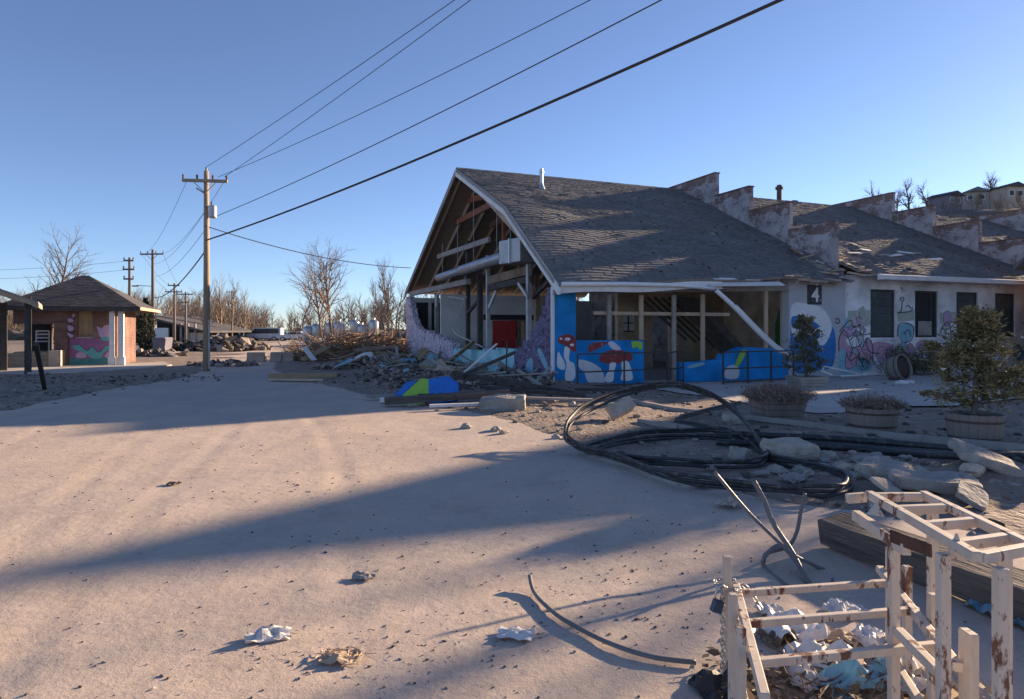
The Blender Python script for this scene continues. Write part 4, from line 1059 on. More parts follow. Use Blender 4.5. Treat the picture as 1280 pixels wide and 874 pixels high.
# roof: hip with its apex over the mural
ax_, az_ = -19.85, 4.30
xl, xr = xw0-.4, hp(163, 388, 29.3)[0]; yf, yb = 29.3, 34.8
hm = MB(); apl, apr = (ax_-.35, 32, az_-.02), (ax_, 32, az_)
hm.add([(xl, yf, ez), (xr, yf, ez), (xr, yb, ez), (xl, yb, ez), apl, apr, (xl, yf, ez-.14), (xr, yf, ez-.14), (xr, yb, ez-.14), (xl, yb, ez-.14)],
       [(0,1,5,4), (1,2,5), (2,3,4,5), (3,0,4), (0,6,7,1), (1,7,8,2), (2,8,9,3), (3,9,6,0), (9,8,7,6)])
hr = hm.build('roof', M['houseroof'], hs)
sb = MB(); rnd = random.Random(2)
A0, A1, A2, A3 = Vector((xl,yf,ez)), Vector((xr,yf,ez)), Vector(apr), Vector(apl)
nc = 30
for c in range(nc):
    k0, k1 = c/nc, (c+1.3)/nc
    L0, L1, R0, R1 = A0.lerp(A3,k0), A0.lerp(A3,min(1,k1)), A1.lerp(A2,k0), A1.lerp(A2,min(1,k1))
    m = max(1, int((R0-L0).length/.32))
    for i in range(m):
        a, b = i/m, (i+.97)/m; o_ = Vector((0, -.006, .022+rnd.random()*.01)); o1 = Vector((0,0,.01))
        sb.add([L0.lerp(R0,a)+o_, L0.lerp(R0,b)+o_, L1.lerp(R1,b)+o1, L1.lerp(R1,a)+o1, L0.lerp(R0,a), L0.lerp(R0,b)], [(0,1,2,3), (4,5,1,0)])
sb.build('shingles', M['houseroof'], hr, kind='stuff')
MB().box((xl, yf-.03, ez-.2), (xr+.03, yf-.002, ez-.02)).build('fascia', M['wooddark'], hs)
MB().beam((xr+.02, yf, ez-.06), (xr+.02, yb, ez-.06), .05, .14).build('fascia', M['woodlight'], hs)
# front wall with boarded window, right of the recessed porch
xm = hp(95, 400)[0]; wa, zt_ = hp(104, 388); wb, zb_ = hp(120, 421)
def hwall(x0, x1, ops, y, th, mat, z1=ez-.15):
    mb = MB(); x = x0
    for a, b, za, zb in ops:
        if a > x: mb.box((x, y, 0), (a, y+th, z1))
        if za > 0: mb.box((a, y, 0), (b, y+th, za))
        if zb < z1: mb.box((a, y, zb), (b, y+th, z1))
        x = b
    if x1 > x: mb.box((x, y, 0), (x1, y+th, z1))
    return mb.build('wall', M[mat], hs)
hwall(xm, xw1, [(wa, wb, zb_, zt_)], HY, .3, 'redbrick')
for i in range(3):
    d = (wb-wa)/3; MB().box((wa+i*d+.005, HY+.1, zb_), (wa+(i+1)*d-.005, HY+.13, zt_)).build('window_board', M['board'], hs)
MB().box((wa-.04, HY-.04, zb_-.07), (wb+.04, HY+.05, zb_)).build('sill', M['concrete'], hs)
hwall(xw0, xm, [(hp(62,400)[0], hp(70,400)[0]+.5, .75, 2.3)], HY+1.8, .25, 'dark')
MB().box((xw0, HY+.02, 1.95), (xm-.002, HY+.28, ez-.15)).build('porch_beam', M['redbrick'], hs)
MB().box((hp(75,400)[0], HY+1.72, .72), (hp(85,400)[0]+.4, HY+1.79, 2.25)).build('door', M['board'], hs)
MB().box((xw0, HY+.05, 0), (xm-.002, HY+2.0, .70)).build('porch_floor', M['woodlight'], hs)
MB().box((xw1-.3, HY+.3, 0), (xw1, HY+4.3, ez-.15)).build('side_wall', M['redbrick'], hs)
for i in range(4):
    x0, x1 = hp(30, 450)[0]-1.2, hp(82, 450)[0]
    MB().box((x0, HY-.9+i*.24, 0), (x1, HY-.66+i*.24+.0, .165*(i+1))).build('step', M['woodlight'], hs)
xa = hp(87, 450)[0]; MB().box((xa-.22, HY-.95, 0), (xa+.18, HY-.02, .78)).build('stair_cheek', M['concretelight'], hs)
for x, w in ((hp(143, 400)[0], .26), (hp(153, 400)[0], .3)):
    cm = MB(); cm.box((x-w/2, HY-.55, 0), (x+w/2, HY-.25, .45)); cm.box((x-w/2+.04, HY-.51, .45), (x+w/2-.04, HY-.29, ez-.16)); cm.build('column', M['white'], hs)
MB().box((hp(84,400)[0]-.14, HY-.1, .0), (hp(93,400)[0]+.05, HY-.001, 2.0)).build('porch_pier', M['redbrick'], hs)
hq = lambda off: (lambda px, py: (at(px, py, HY-off).x, HY-off, at(px, py, HY-off).z))
c7 = lambda pts: [(30+.1716*a, 330+.1716*b) for a, b in pts]
paint('painted_field', c7([(385,545),(460,540),(560,545),(640,540),(640,690),(385,690)]), 'muralpurple', hs, hq(.003), 0)
paint('painted_field', c7([(382,672),(450,690),(540,684),(640,682),(645,744),(382,744)]), 'muralteal', hs, hq(.006), 0)
paint('painted_leaf', c7([(400,590),(440,588),(490,630),(520,600),(560,642),(600,602),(642,590),(640,620),(600,640),(570,688),(520,684),(480,652),(420,622)]), 'murallightteal', hs, hq(.010))
paint('painted_blossom', c7([(550,455),(580,470),(600,448),(635,452),(640,520),(610,545),(575,535),(560,500)]), 'murallilac', hs, hq(.008))
paint('painted_blossom', c7(ell(606, 545, 30, 16, 9)), 'murallightteal', hs, hq(.012))
paint('painted_blossom', c7([(420,660),(445,640),(480,655),(480,680),(430,682)]), 'murallilac', hs, hq(.012))
paint('painted_blossom', c7([(600,665),(620,640),(640,660),(640,682),(605,682)]), 'murallilac', hs, hq(.012))
for pts in ([(395,380),(410,362),(416,380),(400,392)], [(365,400),(390,400),(400,420),(370,425)], [(362,450),(395,455),(400,480),(375,490)], [(360,500),(400,520),(380,535)]):
    paint('painted_spot', c7(pts), 'murallilac', hs, hq(.105 if pts[0][0] < 394 else .004))
stroke('painted_outline', c7([(400,590),(440,588),(490,630),(520,600),(560,642),(600,602),(642,590)]), .55, 'ink', hs, hq(.014))
HR = R(20); piv = Vector((xw1, HY, 0)); HM = Matrix.Rotation(HR, 3, 'Z')
hs.location = piv + HM @ (Vector(hs.location) - piv); hs.rotation_euler = (0, 0, HR)
# neighbouring porch roof at the left edge
nb = empty('porch', (-20.3, 25.2, 0), 'open timber porch with pale shingled eave and dark post', 'porch')
xe, zt_ = at(58, 381, 25).x, at(58, 381, 25).z
MB().prism([(xe, 24.6, zt_-.12), (xe-4, 24.6, zt_+1.5), (xe-4, 24.6, zt_+1.66), (xe, 24.6, zt_+.04)], (0, 3.4, 0)).build('roof', M['woodlight'], nb)
for i in range(7): MB().prism([(xe-.02-i*.55, 24.57, zt_+.045+i*.224), (xe-.57-i*.55, 24.57, zt_+.05+i*.224+.224), (xe-.57-i*.55, 24.57, zt_+.09+i*.224+.224), (xe-.02-i*.55, 24.57, zt_+.10+i*.224)], (0, 3.5, 0)).build('shingle_course', M['concrete'], nb)
xp = at(47, 400, 25).x
MB().box((xp-.12, 24.9, 0), (xp+.10, 25.1, zt_+.3)).build('post', M['wooddark'], nb)
MB().box((xp-2.2, 24.9, 0), (xp-2.0, 25.2, zt_+.9)).build('post', M['white'], nb)
MB().box((xp-6, 26.6, 0), (xp-.75, 26.8, zt_+.1)).build('rear_wall', M['wooddark'], nb)
nb.location = V(xe, 24.6, 0) + Matrix.Rotation(R(34), 3, 'Z') @ (Vector(nb.location) - V(xe, 24.6, 0)); nb.rotation_euler = (0, 0, R(34))
# white garden chair on the porch
ch = empty('garden_chair', (0,0,0), 'white chair standing on the brick house porch', 'chair')
for x in (-.24, .24):
    for y in (-.22, .22): MB().box((x-.03, y-.03, 0), (x+.03, y+.03, .45 if y < 0 else .95)).build('leg', M['white'], ch)
MB().box((-.28, -.26, .44), (.28, .19, .48)).build('seat', M['white'], ch)
for z in (.62, .78, .93): MB().box((-.24, .2, z-.04), (.24, .24, z+.04)).build('back_slat', M['white'], ch)
ch.location = piv + HM @ (V(hp(62, 400)[0], HY+.75, .70) - piv); ch.rotation_euler = (0,0,.6)
# leaning black post in front of the porch
a, b = at(45, 430, 15.5), G(57, 487)
MB().beam(b - V(0,0,.1), a, .10, .10).build('leaning_post', M['blackmetal'], None)
tag(bpy.data.objects['leaning_post'], 'black post leaning left in the dirt before the house', 'post')

# ------------------------------------------------------------------ shed, evergreen, bin, barriers, tanks, cars
sh_ = empty('pale_shed', at(230, 432, 85) - V(0,0,0), 'long pale shed with dark lean-to roof behind the utility poles', 'shed')
Y = 84; x0, x1, x2 = at(196, 400, Y).x, at(240, 400, Y).x, at(268, 400, Y).x; z1 = zpx(399, Y)
MB().prism([(x0, Y, 0), (x1+1, Y, 0), (x1+1, Y, zpx(413, Y)), (x0, Y, z1)], (0, 12, 0)).build('rear_wall', M['dark'], sh_)
MB().prism([(x0-.6, Y-2.5, z1+.25), (x2, Y-2.5, zpx(416, Y)), (x2, Y-2.5, zpx(416, Y)+.25), (x0-.6, Y-2.5, z1+.5)], (0, 15, 0)).build('roof', M['houseroof'], sh_)
MB().box((x1, Y-2, 0), (x2-.3, Y-1.7, zpx(412, Y)-.4)).build('end_wall', M['concretelight'], sh_)
MB().box((x0+.3, Y-2, 0), (x0+2.5, Y-1.7, zpx(410, Y))).build('front_wall', M['white'], sh_)
for i in range(4): MB().box((x0+3.2+i*.9, Y-2.2, 0), (x0+3.4+i*.9, Y-2, z1-.6)).build('post', M['woodgrey'], sh_)
ev = empty('evergreen_tree', (0,0,0), 'dark columnar evergreen beside the street lamp pole', 'tree')
MB().tube([(0,0,-.1),(0,0,3.2)], [.12,.03], 8).build('trunk', M['bark'], ev)
em = MB(); rnd = random.Random(8)
for i in range(2600):
    z = rnd.random()**.9*3.9; w = .62*min(1, (4.0-z)/1.6)*min(1, .5+z); a = rnd.random()*6.283; q = w*math.sqrt(rnd.uniform(.35,1))*(1+.25*math.sin(a*3+z*2)); c = Vector((math.cos(a)*q, math.sin(a)*q, z+.1))
    d = Vector((math.cos(a)*.5, math.sin(a)*.5, 1)).normalized()*rnd.uniform(.12,.26); sd = Vector((rnd.gauss(0,1), rnd.gauss(0,1), 0)).normalized()*.05
    em.add([c-sd, c+sd, c+d], [(0,1,2)])
em.build('crown', M['evergreen'], ev)
p = G(182, 440); ev.location = (p.x, p.y, 0)
bn = empty('refuse_bin', G(203, 440), 'dark grey lidded bin beside the street lamp pole', 'bin'); p = G(203, 440)
MB().prism([(p.x-.42, p.y-.5, .1), (p.x+.42, p.y-.5, .1), (p.x+.52, p.y-.5, .95), (p.x-.52, p.y-.5, .95)], (0, 1.0, 0)).build('body', M['purplebin'], bn)
MB().prism([(p.x-.56, p.y-.55, .952), (p.x+.56, p.y-.55, .952), (p.x+.45, p.y-.55, 1.1), (p.x-.45, p.y-.55, 1.1)], (0, 1.1, 0)).build('lid', M['purplebin'], bn)
for k in (-.4, .4): MB().lathe((p.x+k, p.y-.3, .0), [(.08,0),(.08,.1)], 8).build('wheel', M['tyre'], bn)
for i, (px, w, lab) in enumerate(((318, .95, 'short concrete road barrier with rubble on it near the tall pole'), (345, .75, 'dark concrete road barrier across the far road'), (358, .7, 'stained concrete road barrier beside the brush pile'))):
    p = G(px, 452.5); o = MB()
    o.prism([(p.x-w/2, p.y, 0), (p.x+w/2, p.y, 0), (p.x+w/2-.03, p.y+.08, .18), (p.x+w/2-.03, p.y+.1, .5), (p.x-w/2+.03, p.y+.1, .5), (p.x-w/2+.03, p.y+.08, .18)], (0, .45, 0))
    tag(o.build('road_barrier', M['concrete' if i != 1 else 'woodgrey'], None, bevel=.02), lab, 'barrier')
def tank(px, pyt, pyb, Y, label=None):
    p = at(px, pyb, Y); h = (pyb-pyt)/F*Y; r = h*.33
    o = empty('steel_tank', (p.x, p.y, 0), 'upright domed steel tank on legs among the rubble', 'tank', 'steel tanks beyond the brush pile')
    z = p.z
    MB().lathe((p.x, p.y, z), [(r*.25,-.35),(r*.95,.1),(r,.15),(r,h*.78),(r*.9,h*.86),(r*.6,h*.94),(r*.15,h*.98),(.01,h)], 18).build('shell', M['tank'], o, smooth=True)
    MB().lathe((p.x, p.y, z+h*.95), [(.16,0),(.16,.16),(.2,.17),(.2,.22)], 10).build('hatch', M['steel'], o)
    for k in range(4):
        a = k*1.571+.6; MB().beam((p.x+math.cos(a)*r*.85, p.y+math.sin(a)*r*.85, -.05), (p.x+math.cos(a)*r*.85, p.y+math.sin(a)*r*.85, z+.2), .08, .08).build('leg', M['steel'], o)
    MB().tube([(p.x+r+.05, p.y-.2, z), (p.x+r+.06, p.y-.2, z+h*.8), (p.x+r*.5, p.y-.1, z+h*1.02)], .03, 6).build('pipe', M['steel'], o)
for px, a, b in ((385, 407, 427), (396, 404, 424), (412, 403, 422), (424, 401, 424), (443, 399, 418), (467, 399, 418), (452, 405, 424)): tank(px, a, b, 70)
def car(px, Y, mat, L_=4.3, w=1.7, label='', van=False, rz=0):
    o = empty('parked_car', (0,0,0), label, 'car', None); h = 1.95 if van else 1.42
    prof = [(-L_/2,.35),(-L_/2,.75),(-L_/2+.15,.9),(-L_*.2,.95),(-L_*.08,h),(L_*.3,h),(L_*.43,.98),(L_/2,.9),(L_/2,.35)] if not van else [(-L_/2,.35),(-L_/2,.95),(-L_/2+.5,1.05),(-L_/2+1.1,h),(L_/2,h),(L_/2,.35)]
    MB().prism([(a, -w/2, b) for a, b in prof], (0, w, 0)).build('body', M[mat], o, bevel=.06)
    g = [(-L_*.16,.98),(-L_*.065,h-.1),(L_*.28,h-.1),(L_*.38,1.0)] if not van else [(-L_/2+.65,1.1),(-L_/2+1.12,h-.12),(L_/2-.3,h-.12),(L_/2-.3,1.1)]
    for s_ in (-1, 1): MB().prism([(a, s_*(w/2+.004), b) for a, b in g], (0, s_*.012, 0)).build('window', M['glass'], o)
    for x in (-L_*.3, L_*.3):
        for s_ in (-1, 1):
            wm = MB(); wm.tube([(x, s_*(w/2-.2), .32), (x, s_*(w/2+.02), .32)], .32, 14); wl = wm.build('wheel', M['tyre'], o)
            MB().tube([(x, s_*(w/2+.021), .32), (x, s_*(w/2+.03), .32)], .19, 10).build('rim', M['steel'], wl)
    for s_ in (-1, 1): MB().box((-L_/2-.02, s_*w*.36-.14, .66), (-L_/2+.02, s_*w*.36+.14, .8)).build('headlight', M['muralwhite'], o)
    p = at(px, 430, Y); o.location = (p.x, p.y, 0); o.rotation_euler = (0,0,rz)
car(308, 100, 'carblue', label='teal car at the end of the road next to a white van', rz=.1); car(332, 98, 'carwhite', label='white van parked at the end of the road', van=True, L_=5, rz=.05)
car(349, 103, 'carblue', label='teal car parked between the white van and the barrier beyond the road end', rz=-.1); car(366, 97, 'carwhite', label='white car parked nearest the steel tanks', rz=.1)

# ------------------------------------------------------------------ brush and rubble in the middle distance
rnd = random.Random(44)
def brush(name, cx, cy, rx, ry, h, n, mat, label, seed, lr=(.5,1.8), th=(.012,.045), zf=.45, z0=.02):
    rnd = random.Random(seed); mb = MB()
    for i in range(n):
        a = rnd.random()*6.283; q = math.sqrt(rnd.random()); x, y = cx+rx*q*math.cos(a), cy+ry*q*math.sin(a); z = h*(1-q*q)*rnd.random()+.02
        d = Vector((rnd.gauss(0,1), rnd.gauss(0,1), rnd.gauss(0,zf))).normalized(); l = rnd.uniform(*lr)
        p0 = Vector((x,y,z)); p1 = p0+d*l*.5+Vector((rnd.gauss(0,.08),rnd.gauss(0,.08),rnd.gauss(0,.15*zf)))*min(1, l); p2 = p0+d*l
        r = rnd.uniform(*th)
        pts = [Vector((p.x,p.y,max(p.z,z0))) for p in (p0,p1,p2)]
        mb.tube(pts, [r, r*.8, r*.4], 4, cap=False)
    return tag(mb.build(name, M[mat], None, kind='stuff'), label, 'brush')
p = G(428, 452); brush('brush_pile', p.x, p.y+1.5, 3.0, 2.6, 1.5, 1300, 'brush', 'tangled heap of brown branches beside the road', 1)
p = G(476, 451); brush('brush_pile', p.x, p.y+1.5, 2.4, 2.0, 1.3, 800, 'brush', 'tangled heap of brown branches near the gable', 2)
p = G(360, 447); brush('dry_shrub', p.x, p.y+1, .5, .5, 1.3, 220, 'brush', 'round dry shrub beside the concrete barriers', 3, (.2,.6), (.008,.02))
def heap(name, cx, cy, rx, ry, h, n, label, seed, mat='rubble', size=(.05,.22)):
    rnd = random.Random(seed); mb = MB()
    for i in range(n):
        a = rnd.random()*6.283; q = math.sqrt(rnd.random()); x, y = cx+rx*q*math.cos(a), cy+ry*q*math.sin(a)
        z = max(0, gh(x, y)) + h*max(0, 1-q*q)*rnd.random(); s = rnd.uniform(*size)
        if rnd.random() < .72: mb.obox((x,y,z+s*.2), (s*rnd.uniform(.6,2.4), s*rnd.uniform(.5,1), s*rnd.uniform(.15,.6)), (rnd.uniform(-.6,.6), rnd.uniform(-.6,.6), rnd.uniform(0,3)))
        else: mb.rock((x,y,z+s*.2), (s, s*.8, s*.6), i+seed, .4, 1, (rnd.random()*3, rnd.random()*3, 0))
    return tag(mb.build(name, M[mat], None, kind='stuff'), label, 'rubble')
p = G(482, 446); heap('rubble_heap', p.x, p.y+2, 2.6, 2.5, 1.2, 260, 'grey rubble heap behind the branches beside the gable', 5, size=(.08,.34))
p = G(470, 462); heap('rubble_heap', p.x, p.y, 2.8, 1.2, .3, 200, 'low line of rubble along the verge beside the branches', 6, size=(.04,.18))
p = G(225, 440); heap('rubble_heap', p.x+1, p.y+4, 4.2, 3, 1.0, 200, 'rubble heap in front of the pale shed', 7, size=(.15,.7))
p = G(185, 446); heap('rubble_heap', p.x, p.y, 2.6, 1.2, .4, 150, 'brown rubble strip beside the house columns', 8, size=(.08,.35))
p = G(258, 459); heap('rubble_heap', p.x+.3, p.y+1, 1.6, 1.0, .25, 110, 'small rubble around the foot of the tall pole', 9, size=(.05,.22))
p = G(100, 476); heap('rubble_heap', p.x, p.y+.5, 4.8, 2.2, .02, 240, 'scattered rubble on the dirt in front of the brick house', 10, size=(.02,.09))
t_, s_ = -1.6, 8
bx, by, _ = B(-1.5, 7.5, 0); heap('rubble_heap', bx, by, 2.6, 6.2, .10, 1000, 'broken masonry heaped along the open gable', 11, size=(.02,.13))
bx, by, _ = B(-2.2, 1.5, 0); heap('rubble_heap', bx, by, 2.6, 2.6, .22, 520, 'broken masonry in front of the purple gable corner', 12, size=(.02,.11))
# slab of pale board and flat bits on the road edge, the logs at the brush
def plank(p, L_, w, h, rz, mat, label, rx=0, ry=0, name='plank', cat='plank', group=None, bev=.004):
    o = MB(); c = Vector((0,0,0)); o.obox((0,0,0), (L_, w, h), (0,0,0))
    ob = o.build(name, M[mat], None, bevel=bev, org=(0,0,0)); ob.location = p; ob.rotation_euler = (rx, ry, rz)
    return tag(ob, label, cat, group)
p = G(378, 474); plank(p+V(0,.2,.10), 2.3, .5, .16, .1, 'board', 'yellowish broken slab lying at the road edge', name='slab', cat='slab')
p = G(372, 477); plank(p+V(0,0,.06), 1.9, .3, .06, -.15, 'woodlight', 'pale splintered plank beside the yellowish slab')
for i, (px, py, L_, rz, ry) in enumerate(((442, 438, 2.6, .3, .25), (455, 452, 2.2, -.4, -.2), (496, 456, 2.0, .1, .1), (430, 452, 1.8, .8, .3), (405, 462, 1.4, .5, .5), (470, 460, 2.0, .2, -.1))):
    p = G(px, 452+(i % 3)*2); mb = MB(); mb.tube([(-L_/2,0,0),(-L_*.1,.05,.03),(L_/2,-.04,0)], [.13,.115,.09], 9)
    o = mb.build('log', M['barklight' if i % 2 else 'brush'], None, org=(0,0,0)); o.location = (p.x, p.y, .25+.1*i); o.rotation_euler = (0, ry, rz)
    tag(o, 'cut tree log lying in the branch heap by the road', 'log', 'logs in the branch heap')
# ---- named debris before the gable (distances from the dirt they lie on)
def onground(px, py): 
    p = G(px, py)
    for _ in range(4): p = G(px, py, max(0, gh(p.x, p.y)))
    return p
def chunk_obj(name, px, py, size, rot, seed, mat, label, cat, n=5, amp=.05, group=None, dz=0):
    p = onground(px, py); mb = MB(); mb.chunk((0,0,0), size, (0,0,0), seed, n, amp)
    o = mb.build(name, M[mat], None, org=(0,0,0)); o.rotation_euler = rot
    zz = [ (Euler(rot).to_matrix() @ Vector(v)).z for v in mb.v]
    o.location = (p.x, p.y, p.z - min(zz) - .02 + dz)
    return tag(o, label, cat, group)
chunk_obj('concrete_chunk', 628, 512, (.95, .45, .26), (.1, -.05, -.08), 2, 'concrete', 'long grey concrete chunk in front of the gable rubble', 'concrete')
chunk_obj('concrete_chunk', 776, 524, (.50, .22, .27), (-.5, -.35, .35), 4, 'concretelight', 'pale notched concrete block inside the pipe loop', 'concrete')
chunk_obj('boulder', 988, 573, (.56, .45, .20), (.05, .05, .2), 6, 'concretelight', 'big flat-topped tan stone beside the black pipe loop', 'stone', amp=.09)
chunk_obj('boulder', 925, 576, (.26, .22, .15), (.1, .2, .9), 9, 'concrete', 'brown rounded stone behind the pipe bend', 'stone', amp=.1)
chunk_obj('concrete_chunk', 916, 530, (.34, .22, .13), (.2, .1, .3), 12, 'concretelight', 'small tan concrete lump by the square planter', 'concrete', amp=.09)
chunk_obj('broken_slab', 1165, 616, (.75, .38, .13), (.12, .06, -.15), 15, 'concrete', 'long broken concrete slab on the bank behind the cart', 'slab', amp=.06, dz=.02)
chunk_obj('broken_slab', 1232, 602, (.62, .5, .12), (.1, .35, -.3), 18, 'concrete', 'tilted concrete slab at the end of the bank', 'slab', amp=.06, dz=.08)
chunk_obj('broken_slab', 1105, 600, (.45, .4, .16), (.1, -.1, .5), 25, 'concrete', 'rounded slab piece next to the small stones on the bank', 'slab', amp=.08)
chunk_obj('stone_flag', 1112, 622, (.32, .3, .04), (.5, .2, .6), 27, 'concretelight', 'thin pale stone flag leaning on the bank', 'stone', amp=.03)
chunk_obj('painted_fragment', 1215, 632, (.34, .26, .06), (.5, -.2, .9), 29, 'concrete', 'graffitied wall fragment lying on the bank', 'fragment', amp=.04)
# blue and green painted panel
p = onground(535, 503); pb = empty('broken_sign', (0,0,0), 'blue and lime green painted sign board lying on the rubble', 'sign board')
MB().prism([(-.05,-.5,0),(.62,-.46,0),(.7,.1,0),(.5,.42,0),(.02,.40,0)], (0,0,.05)).build('blue_part', M['panelblue'], pb)
MB().prism([(-.054,-.5,0),(.016,.40,0),(-.16,.46,0),(-.62,-.05,0),(-.60,-.52,0)], (0,0,.05)).build('green_part', M['panelgreen'], pb)
MB().prism([(-.63,-.05,0),(-.24,.40,0),(-.5,.40,0),(-.78,.02,0)], (0,0,.05)).build('blue_corner', M['panelblue'], pb)
pb.location = p + V(0, .25, .22); pb.rotation_euler = (.62, -.12, .15)
p = onground(515, 503); plank(p+V(-.35,0,.06), .75, .3, .09, .1, 'white', 'whitish board under the painted panel')
rows = [((560, 505), 2.8, .3, .14, .22, 'beam', 'thick dark beam below the painted panel', .0, -.05), ((640, 492), 3.4, .16, .10, -.42, 'wooddark', 'charred long beam sliding off the rubble toward the corner', 0, .12),
        ((665, 498), 2.6, .12, .08, -.22, 'wooddark', 'charred shorter beam beside the long charred beam', .1, .06), ((527, 452), 1.0, .3, .04, 1.2, 'muralcyan', 'pale blue board propped up on the rubble', 0, -.9),
        ((600, 480), 2.6, .10, .08, .7, 'wooddark', 'dark stick across the rubble behind the painted panel', 0, -.3), ((597, 474), 1.9, .05, .04, .9, 'white', 'long white batten standing slantwise out of the rubble', 0, -.5),
        ((690, 505), 1.8, .14, .05, -.1, 'woodgrey', 'grey plank flat on the dirt by the charred beams', 0, .02), ((760, 492), 1.7, .1, .08, -.1, 'wooddark', 'dark timber flat below the handrail', 0, 0),
        ((575, 512), 1.3, .1, .06, .3, 'white', 'pale broken batten on the road edge below the dark beam', 0, 0), ((480, 500), .9, .2, .05, .4, 'woodgrey', 'short grey board at the edge of the rubble', 0, 0)]
for (px, py), L_, w, h, rz, mat, lab, rx, ry in rows:
    p = onground(px, py); plank(p + V(0,0,.1+abs(math.sin(ry))*L_*.45), L_, w, h, rz, mat, lab, rx, ry)
# standing black rod with foot
rd = empty('steel_rod', (0,0,0), 'bent black steel rod standing in the rubble before the purple wall', 'rod'); p = onground(633, 484)
MB().tube([(0,0,-.1),(0,0,.7),(.02,0,1.35)], .022, 6).build('shaft', M['blackmetal'], rd); MB().tube([(-.3,0,.05),(.0,0,.16),(.25,-.05,.28),(.4,0,.26)], .03, 6).build('foot', M['blackmetal'], rd)
rd.location = p
# masonry lumps one can pick out in the heap (one mesh per size, shared)
rnd = random.Random(91); pro = []
for i in range(5):
    mb = MB(); mb.chunk((0,0,0), (rnd.uniform(.3,.5), rnd.uniform(.2,.3), rnd.uniform(.12,.25)), (0,0,0), 50+i, 3, .09)
    pro.append(mb)
lab = {'concrete': 'grey masonry lump in the heap along the open gable', 'tealbrick': 'teal painted masonry lump in the heap along the open gable', 'wooddark': 'charred block in the heap along the open gable', 'concretelight': 'tan masonry lump in the heap along the open gable', 'murallilac': 'lilac painted masonry lump in the heap along the open gable'}
shared = {}
for i in range(34):
    mat = rnd.choice(('concrete', 'concrete', 'concretelight', 'tealbrick', 'wooddark', 'murallilac')); k = i % 5
    if (mat, k) not in shared:
        o = pro[k].build('masonry_lump', M[mat], None, org=(0,0,0)); shared[(mat, k)] = o
    else: o = shared[(mat, k)].copy(); COL.objects.link(o)
    t, s = rnd.uniform(-3.4, -.2), rnd.uniform(-1.8, 14); x, y, _ = B(t, s, 0)
    o.location = (x, y, max(0, gh(x, y))+.04+.08*rnd.random()*math.exp(-((t+1)/.9)**2)); o.rotation_euler = (rnd.uniform(-.5,.5), rnd.uniform(-.5,.5), rnd.uniform(0,6.2))
    sc = rnd.uniform(.4, .95); o.scale = (sc, sc, sc); tag(o, lab[mat], 'rubble', 'masonry lumps along the gable')
for i, (tt, ss, nn, mt, lb) in enumerate(((-1.5, 3.5, 260, 'woodgrey', 'grey splinters and laths strewn over the rubble before the gable'), (-1.4, 10, 220, 'woodlight', 'pale splinters strewn over the rubble at the far end of the gable'), (-2.6, -.5, 160, 'wooddark', 'charred splinters strewn over the dirt before the blue corner'))):
    bx, by, _ = B(tt, ss, 0); brush('splinters', bx, by, 2.2, 3.2, .16, nn, mt, lb, 200+i, (.12,.7), (.006,.022), .18, .22)
rb_ = random.Random(404)
for i in range(26):
    t, s = (rb_.uniform(-2.6, -.35), rb_.uniform(-.5, 13)) if i < 18 else (rb_.uniform(-5.2, -2.8), rb_.uniform(9, 15)); x, y, _ = B(t, s, 0); L_ = rb_.uniform(.6, 1.5); ry = rb_.uniform(-.7, .7) if i % 3 else rb_.uniform(-.2, .2)
    mt, lb = rb_.choice((('white', 'white'), ('woodlight', 'pale bare wood'), ('muralcyan', 'pale blue'), ('woodgrey', 'weathered grey'), ('board', 'plywood')))
    plank(V(x, y, max(0, gh(x, y))+.12+abs(math.sin(ry))*L_*.42), L_, rb_.uniform(.12, .4), rb_.uniform(.02, .05), rb_.uniform(0, 3.1), mt, lb + ' broken board jutting out of the rubble beside the gable', rb_.uniform(-.5, .5), ry, 'broken_board', 'board', 'broken boards in the gable rubble')
for i in range(14):
    p = G(rb_.uniform(385, 505), rb_.uniform(450, 458)); L_ = rb_.uniform(.8, 2.0); ry = rb_.uniform(-.6, .6)
    plank(V(p.x, p.y, .3+abs(math.sin(ry))*L_*.4), L_, rb_.uniform(.12, .5), .04, rb_.uniform(0, 3.1), rb_.choice(('white', 'woodlight', 'woodgrey', 'board')), 'broken board lying in front of the branch heap by the road', rb_.uniform(-.5, .5), ry, 'broken_board', 'board', 'broken boards at the branch heap')
for i in range(9):
    t, s = rb_.uniform(-2.4, -.6), rb_.uniform(-1, 12); x, y, _ = B(t, s, 0); mb = MB(); mb.chunk((0,0,0), (rb_.uniform(.5,.9), rb_.uniform(.35,.6), rb_.uniform(.14,.26)), (0,0,0), 300+i, 5, .08)
    o = mb.build('wall_fragment', M[('concrete', 'tealbrick', 'concretelight')[i % 3]], None, org=(0,0,0)); o.location = (x, y, max(0, gh(x, y))+.12); o.rotation_euler = (rb_.uniform(-.5,.5), rb_.uniform(-.5,.5), rb_.uniform(0,6))
    tag(o, ('big grey', 'big teal painted', 'big tan')[i % 3] + ' wall fragment tilted in the rubble beside the gable', 'masonry', 'wall fragments in the gable rubble')
spl = None
for i in range(36):
    t, s = rnd.uniform(-3.2, -.1), rnd.uniform(-1.5, 14); x, y, _ = B(t, s, 0)
    if spl is None: spl = MB().obox((0,0,0), (1.3, .1, .035)).build('splintered_plank', M['woodgrey'], None, org=(0,0,0)); o = spl
    else: o = spl.copy(); COL.objects.link(o)
    o.location = (x, y, max(0, gh(x, y))+.05+.16*rnd.random()); o.rotation_euler = (rnd.uniform(-.3,.3), rnd.uniform(-.5,.5), rnd.uniform(0,3.1)); o.scale = (rnd.uniform(.5,1.5), rnd.uniform(.6,1.5), 1)
    tag(o, 'splintered grey plank stuck in the gable rubble', 'plank', 'planks in the gable rubble')

